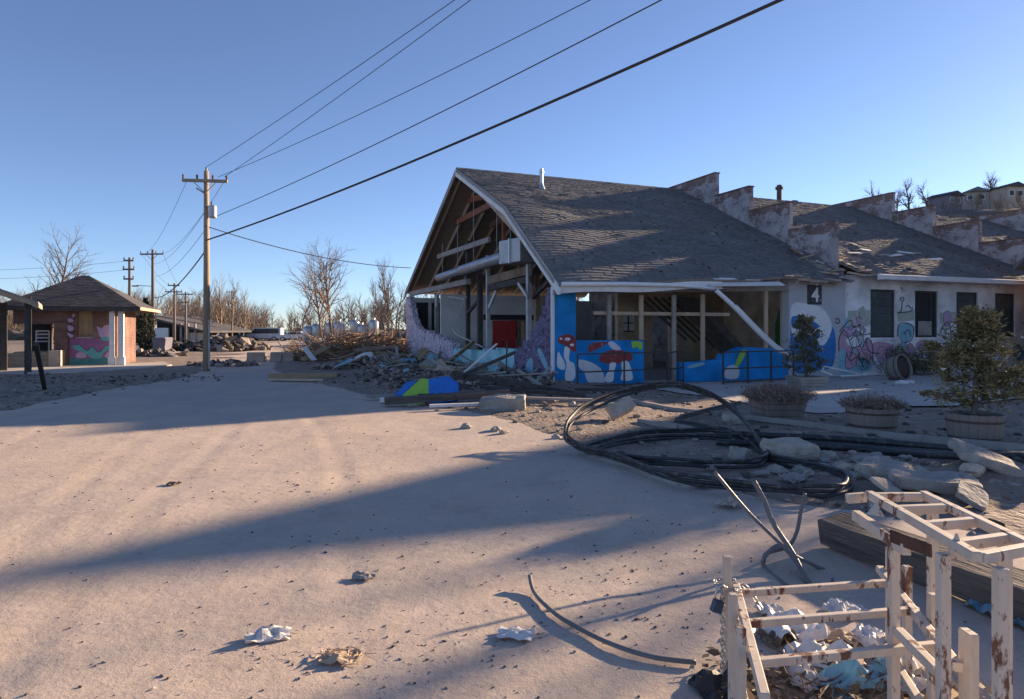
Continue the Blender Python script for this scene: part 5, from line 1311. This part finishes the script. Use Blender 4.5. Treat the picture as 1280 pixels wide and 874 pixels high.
# ------------------------------------------------------------------ planters
def barrel(name, label, px, py, d, h, group=None, rot=None):
    o = empty(name, (0,0,0), label, 'planter', group); n = 20; r0, r1 = d*.42, d*.5
    w = 2*math.pi*r1/n
    sm = MB(); a0, a1 = w*.49*r0/r1, w*.49
    sm.add([(r0-.03,-a0,0),(r0,-a0,0),(r0,a0,0),(r0-.03,a0,0),(r1-.03,-a1,h),(r1,-a1,h),(r1,a1,h),(r1-.03,a1,h)], [(0,3,2,1),(4,5,6,7),(0,1,5,4),(1,2,6,5),(2,3,7,6),(3,0,4,7)])
    st = sm.build('stave', M['stave'], o, bevel=.004, seg=1); 
    for k in range(1, n):
        c = st.copy(); COL.objects.link(c); c.parent = o; c.rotation_euler = (0,0,2*math.pi*k/n); c.location.z = rnd.uniform(-.008,.006)
    for z in (h*.22, h*.74):
        rr = r0+(r1-r0)*z/h+.004; MB().lathe((0,0,z), [(rr,0),(rr+.004,0),(rr+.008,.035),(rr+.004,.035)], 28, cap=False).build('hoop', M['hoop'], o)
    sl_ = MB(); sl_.lathe((0,0,h*.86), [(r1-.045,0),(r1*.6,.03),(.01,.05)], 20); sl_.build('soil', M['soil'], o, smooth=True)
    p = onground(px, py); o.location = p; 
    if rot: o.rotation_euler = rot
    return o
def needles(parent, name, mat, sprays, n, seed, ln=(.05,.11), wd=.012):
    rnd = random.Random(seed); mb = MB()
    for i in range(n):
        a, b, sp = rnd.choice(sprays); f = rnd.uniform(.15, 1.05); c = a.lerp(b, f) + Vector((rnd.gauss(0,1), rnd.gauss(0,1), rnd.gauss(0,1)))*sp*(1.1-.5*f)
        d = ((b-a).normalized() + Vector((rnd.gauss(0,.6), rnd.gauss(0,.6), rnd.gauss(0,.5)))).normalized()*rnd.uniform(*ln)
        sd = d.cross(Vector((rnd.gauss(0,1), rnd.gauss(0,1), rnd.gauss(0,1)))).normalized()*wd*rnd.uniform(.6,1.4)
        mb.add([c-sd*.4, c+d*.5-sd, c+d, c+d*.5+sd], [(0,1,2,3)])
    return mb.build(name, M[mat], parent)
def conifer(root, base, h, rad, seed, mat, n, lean=(0,0), bare=.0):
    rnd = random.Random(seed); tm = MB(); sprays = []
    top = Vector((base[0]+lean[0], base[1]+lean[1], base[2]+h))
    b0 = Vector(base); tm.tube([b0, b0.lerp(top,.5)+Vector((.02,0,0)), top], [h*.03, h*.02, .006], 7)
    nb = 34
    for i in range(nb):
        f = bare + (1-bare)*(i/nb)**.9; p = b0.lerp(top, f); a = i*2.4+rnd.uniform(-.4,.4)
        l = rad*(1-f*.82)*rnd.uniform(.55,1.18)*(1 if f > .12 else .8); q = p + Vector((math.cos(a)*l, math.sin(a)*l, l*rnd.uniform(.05,.6)))
        tm.tube([p, p.lerp(q,.5)+Vector((0,0,.02)), q], [.012, .008, .004], 4, cap=False); sprays.append((p, q, .05+l*.10))
        for k in range(3):
            g = p.lerp(q, rnd.uniform(.35,.85)); r_ = g + Vector((rnd.gauss(0,.5), rnd.gauss(0,.5), rnd.uniform(0,.5)))*l*.5; sprays.append((g, r_, .035)); tm.tube([g, r_], [.005,.003], 3, cap=False)
    tm.build('trunk', M['bark'], root); needles(root, 'foliage', mat, sprays, n, seed)
rnd = random.Random(3)
b1 = barrel('barrel_planter', 'half-barrel planter holding a tall browning conifer', 1218, 556, .74, .46)
conifer(b1, (0,0,.36), 1.55, .92, 5, 'needle', 13000, (.02, 0), .10)
bm = MB(); r_ = random.Random(6)
for i in range(70):
    c = Vector((r_.gauss(0,.26), r_.gauss(0,.26), .62+r_.random()*1.0)); bm.add([c+Vector((r_.gauss(0,.03), r_.gauss(0,.03), r_.gauss(0,.03))) for _ in range(3)], [(0,1,2)])
bm.build('caught_paper_scraps', M['paper'], b1, kind='stuff')
b2 = barrel('barrel_planter', 'half-barrel planter with a low dry plant beside the timber edging', 1090, 539, .80, .40)
b3 = barrel('barrel_planter', 'half-barrel planter lying on its side against the graffitied wall', 1112, 476, .85, .5, rot=(R(78), .1, R(28))); b3.location.z += .38
def dry(root, base, rad, h, n, seed, mat='dryplant'):
    rnd = random.Random(seed); mb = MB()
    for i in range(n):
        a = rnd.random()*6.283; q = rad*math.sqrt(rnd.random()); p = Vector(base)+Vector((math.cos(a)*q*.8, math.sin(a)*q*.8, 0))
        d = Vector((math.cos(a)*q*.9, math.sin(a)*q*.9, h*rnd.uniform(.5,1.1)*(1-.5*(q/rad)**2))); m_ = p+d*.55+Vector((rnd.gauss(0,.02),rnd.gauss(0,.02),0))
        mb.tube([p, m_, p+d], [.004,.003,.0015], 3, cap=False)
        for k in range(4):
            c = p+d*rnd.uniform(.45,1.0); e = Vector((rnd.gauss(0,.03),rnd.gauss(0,.03),rnd.gauss(0,.025))); mb.add([c, c+e+Vector((.006,0,0)), c+e*1.6, c+e-Vector((.006,0,.004))], [(0,1,2,3)])
    mb.build('dry_stems', M[mat], root)
dry(b2, (0,0,.36), .33, .26, 480, 4)
# square tapered planters
def crate_planter(px, py, w, h, label, mat='stave', rz=.0):
    o = empty('square_planter', (0,0,0), label, 'planter'); 
    for s_ in range(4):
        a = s_*math.pi/2; nb = 4
        for k in range(nb):
            z0, z1 = h*k/nb+.004, h*(k+1)/nb-.004; r0, r1 = w*(.40+.10*z0/h), w*(.40+.10*z1/h)
            mb = MB(); e = .0 if s_ % 2 else .026
            vs = [(-r0+e, -r0, z0), (r0-e, -r0, z0), (r1-e, -r1, z1), (-r1+e, -r1, z1)]; vi = [(x, y+.025, z) for x, y, z in vs]
            Rm = Matrix.Rotation(a, 3, 'Z'); mb.add([Rm @ Vector(v) for v in vs+vi], [(0,1,2,3),(7,6,5,4),(0,4,5,1),(1,5,6,2),(2,6,7,3),(3,7,4,0)])
            mb.build('board', M[mat], o)
    MB().box((-w*.44,-w*.44,h*.8), (w*.44,w*.44,h*.86)).build('soil', M['soil'], o)
    o.location = onground(px, py); o.rotation_euler = (0,0,rz); return o
c1 = crate_planter(971, 525, .78, .44, 'square wooden planter with a rounded dry shrub', rz=.12); dry(c1, (0,0,.34), .42, .36, 900, 14)
c2 = crate_planter(1008, 486, .85, .36, 'pale square planter with a dark conifer under the number sign', mat='woodgrey', rz=.1); conifer(c2, (0,0,.3), 1.75, .85, 23, 'needledark', 6500, (-.1,0), .02)
bs = empty('fallen_shrub', onground(1150, 470), 'dark shrub lying along the graffitied wall beside the tipped barrel', 'shrub')
bo = ORG[bs.name]; sp = []; r_ = random.Random(10)
stm = MB()
for i in range(30):
    a = bo+V(r_.uniform(-1.3,1.2), r_.uniform(-.3,.4), .1); b = a+V(r_.gauss(0,.4), r_.gauss(0,.2), r_.uniform(.3,1.0)); sp.append((a, b, .1)); stm.tube([a,b],[.015,.005],4,cap=False)
stm.build('stems', M['bark'], bs); needles(bs, 'foliage', 'needledark', sp, 3800, 31, (.06,.14), .016)
# broken frame by the wall
bf = empty('metal_rack', G(1050, 476), 'bent white metal rack lying by the pale square planter', 'rack'); fo = ORG[bf.name]
for a, b in ((pt(1030, 458, -1.2), pt(1078, 468, -1.0)), (pt(1028, 464, -1.6), pt(1040, 469, -1.7)), (pt(1052, 470, -1.8), pt(1076, 469, -1.1)), (pt(1030, 458, -1.2), pt(1028, 464, -1.6))):
    MB(B).beam((a[0],a[1],max(a[2],.1)), (b[0],b[1],max(b[2],.08)), .05, .05).build('bar', M['white'], bf)
p = onground(1130, 481); o = MB(); o.chunk((0,0,0), (.6,.22,.14), (0,0,0), 71, 4, .12); o = o.build('plastic_sack', M['plasticbag'], None, smooth=True, org=(0,0,0)); o.location = p+V(0,0,.06); tag(o, 'white plastic sack on the pavement near the tipped barrel', 'sack')
# timber edging and long pipes on the right
def gpath(pts, z=.04): return [ (lambda q: V(q.x, q.y, max(0, gh(q.x, q.y))+z))(onground(*p_)) for p_ in pts]
e1 = gpath([(770, 500), (840, 513), (900, 520)], .03); e2 = gpath([(905, 521), (1010, 534), (1110, 548), (1300, 575)], .05); e3 = gpath([(800, 528), (850, 537), (880, 541)], .03)
for nm, e, lab in (('edging_timber', e1, 'weathered edging timber between the pipe loop and the handrail'), ('edging_timber', e2, 'long weathered edging timber in front of the planters'), ('edging_timber', e3, 'short weathered timber lying inside the pipe loop')):
    o = MB()
    for a, b in zip(e, e[1:]): o.beam(a, b, .13, .09)
    tag(o.build(nm, M['woodgrey'], None), lab, 'timber')
for i, (off, z) in enumerate(((0, .05), (3.5, .05), (1.5, .12), (6, .05))):
    pp = gpath([(955-20*i, 551+off), (1040, 557+off), (1120, 564+off), (1200, 573+off), (1320, 589+off)], z)
    tag(MB().tube(spline(pp, 6), .045, 10).build('straight_pipe', M['blackpipe'], None, smooth=True), 'straight black plastic pipe lying in the bundle beside the edging timber', 'pipe', 'straight black pipes')

# ------------------------------------------------------------------ coil of black pipe
cl = empty('pipe_coil', G(840, 590), 'large sprung coil of black plastic pipe lying on the verge', 'pipe')
rnd = random.Random(17)
def P3(px, py, Y=None, z=None):
    if Y is not None: return at(px, py, Y)
    return G(px, py, z if z is not None else .05)
base = [P3(800,580), P3(752,572), P3(729,566), P3(712,557,8.9), P3(707,543,9.2), P3(716,529,9.6), P3(738,512,10), P3(785,494,10.5), P3(835,486,10.7), P3(879,494,10.6), P3(910,512,10.2), P3(935,538,9.4), P3(951,560,8.8), P3(960,572,8.4), P3(956,580), P3(941,584), P3(900,586), P3(850,585)]
loop3 = [P3(729,566), P3(757,573), P3(785,583), P3(822,596), P3(863,607), P3(925,615), P3(980,620), P3(1019,621), P3(1048,619), P3(1060,612), P3(1056,603), P3(1038,596), P3(1019,590), P3(985,584), P3(958,577,8.4), P3(935,560,9.3), P3(905,546,9.8), P3(860,545,10), P3(806,548), P3(765,556), P3(740,562)]
loop4 = [P3(735,566), P3(760,558), P3(806,550), P3(860,548), P3(905,550), P3(930,553,9.5), P3(895,540,10.2), P3(870,533,10.6), P3(845,526,11.4), P3(900,510,13.2), P3(925,505,14)]
for k in range(3):
    for nm, lp, cl_ in (('outer_loop', base, True), ('ground_loop', loop3, True)):
        q = [p_ + V(.035*math.cos(k*2.1)+rnd.gauss(0,.012), .03*math.sin(k*2.1)+rnd.gauss(0,.02), .045*k+abs(rnd.gauss(0,.02))) for p_ in lp]
        MB().tube(spline(q, 7, True), .021, 9, closed=True).build(nm, M['blackpipe'], cl, smooth=True)
for k in range(2):
    q = [p_ + V(.03*k, .05*k, .04*k) for p_ in loop4]
    MB().tube(spline(q, 7), .024, 8).build('loose_end', M['blackpipe'], cl, smooth=True)
# grey conduits sticking out of the ground
cd = empty('grey_conduits', G(1005, 722), 'four grey bent conduits sticking up out of the sand behind the cart', 'conduit')
b0 = G(1008, 722)
for pts, r in (([G(1013, 730), at(985, 690, 4.7), at(935, 640, 4.9), at(893, 590, 5.0)], .014), ([G(1009, 728), at(990, 690, 4.6), at(967, 655, 4.7), at(955, 625, 4.75), at(942, 601, 4.8)], .018),
               ([G(955, 702), at(958, 692, 4.75), at(985, 683, 4.8), at(996, 665, 4.85), at(1001, 640, 4.9), at(1006, 617, 4.9)], .014), ([G(985, 733), at(958, 712, 4.6), at(955, 698, 4.62), at(972, 682, 4.66), at(990, 690, 4.6)], .015),
               ([at(992, 694, 4.55), at(1020, 708, 4.6), at(1038, 716, 4.6), G(1041, 730)], .013)):
    MB().tube(spline(pts, 7), r, 9).build('conduit', M['greypipe'], cd, smooth=True)
# dark salvaged beam
q0, q1 = G(1040, 681), V(3.35, 2.9, 0)
d = (q1-q0); d.z = 0; L_ = d.length; mb = MB()
ns = 14; vs = []; fs = []
for i in range(ns+1):
    for a, b in ((-.14,-.10),(.14,-.10),(.14,.10),(-.14,.10)):
        vs.append((i/ns*L_, a+.012*noise.noise(Vector((i*.9, a*9, b*7))), b+.012*noise.noise(Vector((i*.8, a*5, 4)))))
for i in range(ns):
    for k in range(4): fs.append((i*4+k, i*4+(k+1) % 4, i*4+4+(k+1) % 4, i*4+4+k))
fs += [(3,2,1,0), tuple(ns*4+k for k in range(4))]; mb.add(vs, fs)
o = mb.build('timber_beam', M['beam'], None, bevel=.012, org=(0,0,0)); o.location = (q0.x, q0.y, .135); o.rotation_euler = (.12, 0, math.atan2(d.y, d.x)); tag(o, 'heavy dark weathered timber beam lying behind the cream frame', 'beam')
# strip lying on the sand
pp = [G(662, 731), G(668, 745), G(690, 768), G(715, 785), G(760, 808), G(815, 826), G(870, 833)]
tag(MB().tube(spline([p_+V(0,0,.02 if i else .06) for i, p_ in enumerate(pp)], 7), .013, 7).build('bent_hose', M['greypipe'], None, smooth=True), 'curved grey hose lying on the sandy road before the chained frame', 'hose')

# ------------------------------------------------------------------ cream welded frames in the foreground
fA_ = empty('low_metal_frame', V(1.4, 2.9, 0), 'low cream-painted rusty metal frame with a chained padlock', 'metal frame')
T = .035
def tubebar(name, a, b, parent, w=T, h=T, mat='cartpaint', bev=.004):
    return MB().beam(a, b, w, h).build(name, M[mat], parent, bevel=bev)
zt = .45
L1, L3 = G(921, 737, zt), G(948, 842, zt)
Lb = (L3-L1).normalized(); L0 = L1 - Lb*.06; L4 = L1+Lb*.95
R1, R3 = G(1112, 727, zt), G(1175, 806, zt)
Rd = (R3-R1).normalized(); R0 = R1-Rd*.18; R4 = R1+Rd*.85
tubebar('side_rail', L0, L4, fA_); tubebar('side_rail', R0, R4, fA_)
lo = V(0,0,-.36)
tubebar('side_rail', L0+lo, L4+lo, fA_); tubebar('side_rail', R0+lo, R4+lo, fA_)
for f in (0, .38, .78):
    a = L1+Lb*f*.8; k = T/2+.001
    for base, dd in ((a, .0),):
        tubebar('leg', V(base.x-.0475, base.y, .0), V(base.x-.0475, base.y, zt+(.16 if f == 0 else .10)), fA_)
for f in (-.15, .12, .46, .8):
    b = R1+Rd*f; tubebar('leg', V(b.x+.0475, b.y, 0), V(b.x+.0475, b.y, zt+.12), fA_)
for (la, lb), (ra, rb) in (((925,741),(1110,728)), ((933,779),(1150,762)), ((945,828),(1176,806))):
    a, b = G(la, lb, zt-.0), G(ra, rb, zt-.0); d = (b-a).normalized()
    tubebar('cross_bar', a+d*.012+V(0,0,-.002), b-d*.012+V(0,0,-.002), fA_, T*.9, T*.9)
# tall frame
fB_ = empty('tall_metal_frame', V(1.7, 2.5, 0), 'tall cream-painted rusty metal frame standing beside the low chained one', 'metal frame')
zt = .95
n0, n1 = G(1086, 618, zt), G(1222, 697, zt); f0, f1 = G(1153, 618, zt), G(1290, 684, zt)
tubebar('top_rail', n0, n1, fB_); tubebar('top_rail', f0, f1, fB_)
dn = (n1-n0).normalized(); df = (f1-f0).normalized()
for k in (.04, .30, .57, .84, 1.0):
    a = n0.lerp(n1, k); b = f0.lerp(f1, k); d = (b-a).normalized()
    tubebar('rung', a+d*(T/2+.001)+V(0,0,-.004), b-d*(T/2+.001)+V(0,0,-.004), fB_, T*.9, T*1.05)
legs = [(n0.lerp(n1, .42), 'cartpaint'), (n0.lerp(n1, .86), 'cartpaint'), (f0.lerp(f1, .12), 'cartpaint'), (n1+V(.06,-.02,0), 'cartpaint'), (f0.lerp(f1, .8), 'cartpaint')]
for i, (p, mt) in enumerate(legs):
    q = p + V(-.05 if i in (0, 1) else 0, 0, -.026 if i != 0 else -.1)
    tubebar('leg', V(q.x, q.y, 0), V(q.x, q.y, q.z), fB_, .036, .036)
tubebar('side_rail', n0+V(-.05,0.02,-.10), n0.lerp(n1, .55)+V(-.05,0,-.10), fB_, T, T*1.3)
tubebar('torn_end', n0+V(-.09,.02,-.025), n0+V(.0,.03,-.02), fB_, .03, .042, 'cartpaint')
tubebar('torn_plate', n0.lerp(n1,.42)+V(-.08,-.03,-.07), n0.lerp(n1,.66)+V(-.03,-.04,-.06), fB_, .012, .05, 'rust')
MB().prism([n0.lerp(n1,.8)+V(-.03,-.03,-.05), n0.lerp(n1,.84)+V(.02,-.03,-.05), n0.lerp(n1,.82)+V(-.0,-.03,.04)], (0,.012,0)).build('torn_tab', M['cartpaint'], fB_)
MB().prism([n0.lerp(n1,.14)+V(-.07,-.03,-.05), n0.lerp(n1,.2)+V(-.02,-.03,-.05), n0.lerp(n1,.14)+V(-.03,-.03,.0)], (0,.012,0)).build('torn_tab', M['cartpaint'], fB_)
for z in (.12, .5): tubebar('low_rail', V(legs[1][0].x-.05, legs[1][0].y+.027, z), V(legs[0][0].x-.05, legs[0][0].y-.027, z), fB_)
tubebar('stub_leg', V(legs[1][0].x+.09, legs[1][0].y+.06, 0), V(legs[1][0].x+.09, legs[1][0].y+.06, .62), fB_)
# chain and padlock
cn = empty('chain', V(L1.x, L1.y, .45), 'galvanised chain wrapped round the left post of the low frame', 'chain')
lm = MB(); c_ = []
for i in range(12):
    a = 2*math.pi*i/12; c_.append(Vector((.010*math.cos(a), 0, .0105*math.sin(a)+(.0085 if math.sin(a) > 0 else -.0085))))
lm.tube(c_, .0034, 5, closed=True)
lk0 = lm.build('link', M['chain'], cn, smooth=True); lk0.data.transform(Matrix.Translation(ORG[cn.name])); first = True
rnd = random.Random(8)
lp = V(L1.x-.0475, L1.y, .0)
path = spline([lp+V(.03,-.05,.47), lp+V(-.045,-.03,.475), lp+V(-.04,.035,.48), lp+V(.02,.05,.48), lp+V(.10,.03,.45), lp+V(.16,-.03,.36)], 8) 
hang = [lp+V(-.035,-.045,.46-.027*i) for i in range(15)]; hang2 = [lp+V(.02,-.075,.46-.027*i) for i in range(15)]
pts_all = []
acc = 0
last = None
for p_ in path:
    if last is None or (p_-last).length > .024: pts_all.append(p_); last = p_
for seqi, seq in enumerate((pts_all, hang, hang2)):
    for i, p_ in enumerate(seq):
        o = lk0 if first else lk0.copy()
        if not first: COL.objects.link(o); o.parent = cn
        first = False
        nx_ = seq[min(i+1, len(seq)-1)] - seq[max(i-1, 0)]
        qd = nx_.to_track_quat('Z', 'X') @ Euler((0, 0, (i % 2)*math.pi/2 + .3*rnd.random())).to_quaternion()
        o.rotation_mode = 'QUATERNION'; o.rotation_quaternion = qd; o.location = p_ - ORG[cn.name]
pd = empty('padlock', lp+V(-.05,-.06,.38), 'dark blue padlock hanging on the chain of the low frame', 'padlock'); po = ORG[pd.name]
MB().obox(po+V(-.02,-.01,.02), (.052, .028, .06), (0, .35, .2)).build('body', M['lockblue'], pd, bevel=.006)
MB().tube(spline([po+V(-.032,-.005,.045), po+V(-.02,-.005,.09), po+V(.005,-.005,.115), po+V(.02,-.005,.10), po+V(.012,-.005,.055)], 5), .005, 7).build('shackle', M['chain'], pd, smooth=True)

# ------------------------------------------------------------------ litter
def crumple(name, px, py, w, h, mat, seed, label, cat='litter', hgt=.25, rz=0, n=9, z=0, group=None):
    rnd = random.Random(seed); mb = MB(); vs = []; fs = []; o = Vector((seed*1.7, seed, 0))
    for j in range(n):
        for i in range(n):
            x, y = i/(n-1)-.5, j/(n-1)-.5; rr = math.hypot(x, y)*2
            e = 1-.25*noise.noise(Vector((math.atan2(y, x)*1.3, seed, 2))) - .18*max(0, rr-1)
            zz = (.5*noise.noise(Vector((x*4, y*4, 0))+o) + .35*abs(noise.noise(Vector((x*9, y*9, 3))+o)) + .35*max(0, 1-rr))*hgt
            vs.append((x*w*e, y*h*e, max(zz, -.02)*w + .012))
    for j in range(n-1):
        for i in range(n-1): fs.append((j*n+i, j*n+i+1, (j+1)*n+i+1, (j+1)*n+i))
    mb.add(vs, fs); ob = mb.build(name, M[mat], None, org=(0,0,0))
    p = G(px, py, z); ob.location = p; ob.rotation_euler = (0,0,rz)
    so = ob.modifiers.new('t', 'SOLIDIFY'); so.thickness = .003
    return tag(ob, label, cat, group)
crumple('crumpled_cup', 335, 799, .24, .12, 'paper', 3, 'crumpled printed paper scrap lying on the sandy road', hgt=.45, rz=.35)
crumple('plastic_scrap', 645, 795, .20, .13, 'plasticbag', 5, 'white crumpled plastic scrap beside the curved hose', hgt=.22, rz=-.15)
crumple('leaf_clump', 455, 723, .16, .10, 'woodgrey', 7, 'small grey clump of leaves and paper on the sandy road', hgt=.35)
crumple('leaf_clump', 217, 606, .14, .09, 'wooddark', 9, 'dark leaf clump on the sunlit sand near the building shadow', hgt=.4)
crumple('leaf_clump', 425, 825, .2, .13, 'woodlight', 12, 'tan heap of leaf scraps at the front of the road', hgt=.25)
crumple('plastic_bag', 985, 790, .40, .30, 'plasticbag', 15, 'white plastic bag between the first bars of the low frame', 'bag', .45, .2, 12)
crumple('plastic_bag', 1022, 830, .32, .26, 'plasticbag', 17, 'rounded white plastic bag between the last bars of the low frame', 'bag', .6, -.3, 12)
crumple('plastic_bag', 1055, 765, .24, .2, 'paper', 19, 'flat white bag against the right side of the low frame', 'bag', .4, .7, 12)
for i, (px, py, w, mt, lb) in enumerate(((962, 765, .16, 'paper', 'small crumpled white paper by the chained corner inside the low frame'), (1085, 800, .22, 'plasticbag', 'white bag under the right rail of the low frame'), (1000, 850, .26, 'paper', 'torn paper sheet at the foot of the low frame'),
        (1050, 800, .18, 'woodlight', 'tan crumpled carton inside the low frame'), (970, 800, .2, 'leaf', 'brown crumpled wrapper inside the low frame'), (1120, 845, .3, 'plasticbag', 'white sheet between the two cream frames'), (1195, 860, .3, 'woodgrey', 'grey rag below the tall frame'))):
    crumple('trash_scrap', px, py, w, w*.75, mt, 40+i, lb, 'trash', .5, i*.9, 11)
for i in range(22):
    px, py = (rnd.uniform(490, 700), rnd.uniform(480, 512)) if i < 13 else (rnd.uniform(880, 1240), rnd.uniform(560, 640))
    q = onground(px, py); o_ = crumple('sheet_scrap', px, py, rnd.uniform(.12, .34), rnd.uniform(.1, .22), rnd.choice(('paper', 'woodgrey', 'muralcyan' if i < 13 else 'woodgrey', 'concretelight', 'woodgrey')), 60+i, 'torn scrap of sheeting lying in the ' + ('gable rubble' if i < 13 else 'dirt around the pipe loops'), 'scrap', .4, rnd.random()*3, 7, 0, 'sheeting scraps in the gable rubble' if i < 13 else 'sheeting scraps around the pipes')
    o_.location = q + V(0, 0, .03)
crumple('blue_tarp_scrap', 1075, 855, .5, .2, 'muralcyan', 21, 'pale blue tarp scrap at the foot of the low frame', 'tarp', .35, .3, 12)
crumple('blue_tarp_scrap', 1262, 770, .3, .4, 'carblue', 23, 'dark blue tarp beside the tall frame', 'tarp', .5, .3, 12)
crumple('black_net', 905, 862, .3, .22, 'blackpipe', 25, 'black netting bundle at the foot of the chained post', 'netting', .4, .3, 12)
brush('twig_litter', 1.42, 2.95, .36, .34, .06, 200, 'leaf', 'dark sticks and wire litter lying inside the low frame', 33, (.03,.16), (.002,.006))
p = G(425, 822); brush('twig_litter', p.x, p.y, .13, .06, .012, 60, 'woodlight', 'grey twigs and straw on the front of the road', 34, (.02,.07), (.0015,.004), .08, .004)
p = G(500, 800); brush('twig_litter', p.x, p.y, .9, .35, .001, 45, 'wooddark', 'scattered dark twigs across the sandy road', 35, (.01,.04), (.0015,.003), .05, .004)
# leaves inside the frame
rnd = random.Random(55); mb = MB()
for i in range(420):
    x, y = rnd.uniform(.95, 1.9), rnd.uniform(2.3, 3.35); a = rnd.random()*6.28; c = Vector((x, y, .02+.05*rnd.random()))
    d = Vector((math.cos(a), math.sin(a), rnd.gauss(0,.4)))*rnd.uniform(.02,.05); e = Vector((-math.sin(a), math.cos(a), rnd.gauss(0,.4)))*rnd.uniform(.01,.022)
    mb.add([c-d, c+e, c+d, c-e], [(0,1,2,3)])
tag(mb.build('leaf_litter', M['leaf'], None, kind='stuff'), 'dead leaves lying under the cream frames', 'leaves')
# pebbles and clods spread over the road
mb = MB()
for i in range(13000):
    if i < 11000:
        y = 2.6 + 9*rnd.random()**1.7; x = rnd.uniform(-.82, .82)*y
    else:
        cx_, cy_ = rnd.choice(((-.9,3.3),(.1,3.6),(.9,3.8),(-1.2,5.2),(.4,4.3),(-2.2,7.0),(-.7,3.2),(1.0,4.4))); x, y = cx_+rnd.gauss(0,.35), cy_+rnd.gauss(0,.28)
    if y < 2.3 or verge(x, y) > .2: continue
    if i < 11000 and rnd.random() > .25+1.6*max(0, noise.noise(Vector((x*.7, y*.7, 4)))+.1): continue
    s_ = .0010+.0085*rnd.random()**10*(1+y*.08); zz = road_z(x, y); an = rnd.random()*3; c_, sn = math.cos(an), math.sin(an); k = rnd.uniform(.6, 2.0)
    mb.add([(x+(v[0]*k*c_-v[1]*sn)*s_, y+(v[0]*k*sn+v[1]*c_)*s_, zz+v[2]*s_*.7+s_*.3) for v in OCT[0]], OCT[1])
tag(mb.build('pebbles', M['pebble'], None, kind='stuff'), 'small dark pebbles and clods scattered over the sandy road', 'pebbles')
mb = MB()
for i in range(5200):
    x, y = rnd.uniform(-14, 13), rnd.uniform(5, 24); w = verge(x, y); t, s = toB(x, y)
    if w < -.1 or (t > 0 and s > -.1) or abs(x) > .9*y: continue
    pave = t > 3 and -7.2 < s < -.5
    if pave and rnd.random() < .85: continue
    z = gh(x, y) if not pave else .055; q = .012+.055*rnd.random()**3
    mb.rock((x, y, max(z, -.02)+q*.3), (q*1.3, q, q*.6), i*.7, .5, 1)
tag(mb.build('stones', M['rubble'], None, kind='stuff'), 'loose stones and crumbs strewn over the dirt verges', 'stones')
for i in range(46):      # pale stones on the bank, told apart one by one
    px, py = (rnd.uniform(960, 1100), rnd.uniform(572, 602)) if i < 28 else (rnd.uniform(560, 760), rnd.uniform(505, 550)) if i < 36 else (rnd.uniform(1080, 1250), rnd.uniform(585, 640))
    p = onground(px, py); q = rnd.uniform(.04, .10); o = MB(); o.rock((0,0,0), (q*1.3, q, q*.7), i+.3, .45, 2); o = o.build('stone', M['concrete' if i % 3 else 'concretelight'], None, org=(0,0,0)); o.location = p+V(0,0,q*.3)
    tag(o, 'fist-sized pale stone on the dirt among the slabs and pipes', 'stone', 'pale stones on the dirt')
# ------------------------------------------------------------------ beyond the right edge: unseen outbuilding added to shade the verge, bare tree
ob = empty('shade_outbuilding', B(21, -5, 0), 'unseen brick outbuilding with a steep gable, added to shade the verge and planters', 'building')
OT0, OT1, OS0, OS1, OE, OP = 19.6, 28.0, -8.6, -1.4, 4.3, 7.5
om = (OS0+OS1)/2
MB(B).prism([(OT0, OS0, 0), (OT0, OS1, 0), (OT0, OS1, OE), (OT0, om, OP), (OT0, OS0, OE)], (OT1-OT0, 0, 0)).build('wall', M['redbrick'], ob)
for sgn, sE in ((-1, OS0), (1, OS1)):
    sl0 = (OP-OE)/(om-sE); e = sE+.35*sgn; ez_ = OE-abs(sl0)*.35
    MB(B).prism([(OT0-.3, e, ez_+.02), (OT0-.3, om, OP+.02), (OT0-.3, om, OP+.16), (OT0-.3, e, ez_+.16)], (OT1-OT0+.6, 0, 0)).build('roof', M['roof'], ob)
wo = MB(B).box((OT0-.05, -5.6, 1.3), (OT0-.002, -4.4, 2.9)).build('window', M['white'], ob); MB(B).box((OT0-.07, -5.5, 1.4), (OT0-.055, -4.5, 2.8)).build('pane', M['glass'], wo)
MB(B).box((OT0-.06, -7.6, .06), (OT0-.002, -6.6, 2.2)).build('door', M['wood'], ob)
tree('bare_tree', V(14.2, 13.4, 0), 7.5, 123, 'bare tree growing on the verge beyond the planters', lo=.3, kids=(16,6,4))
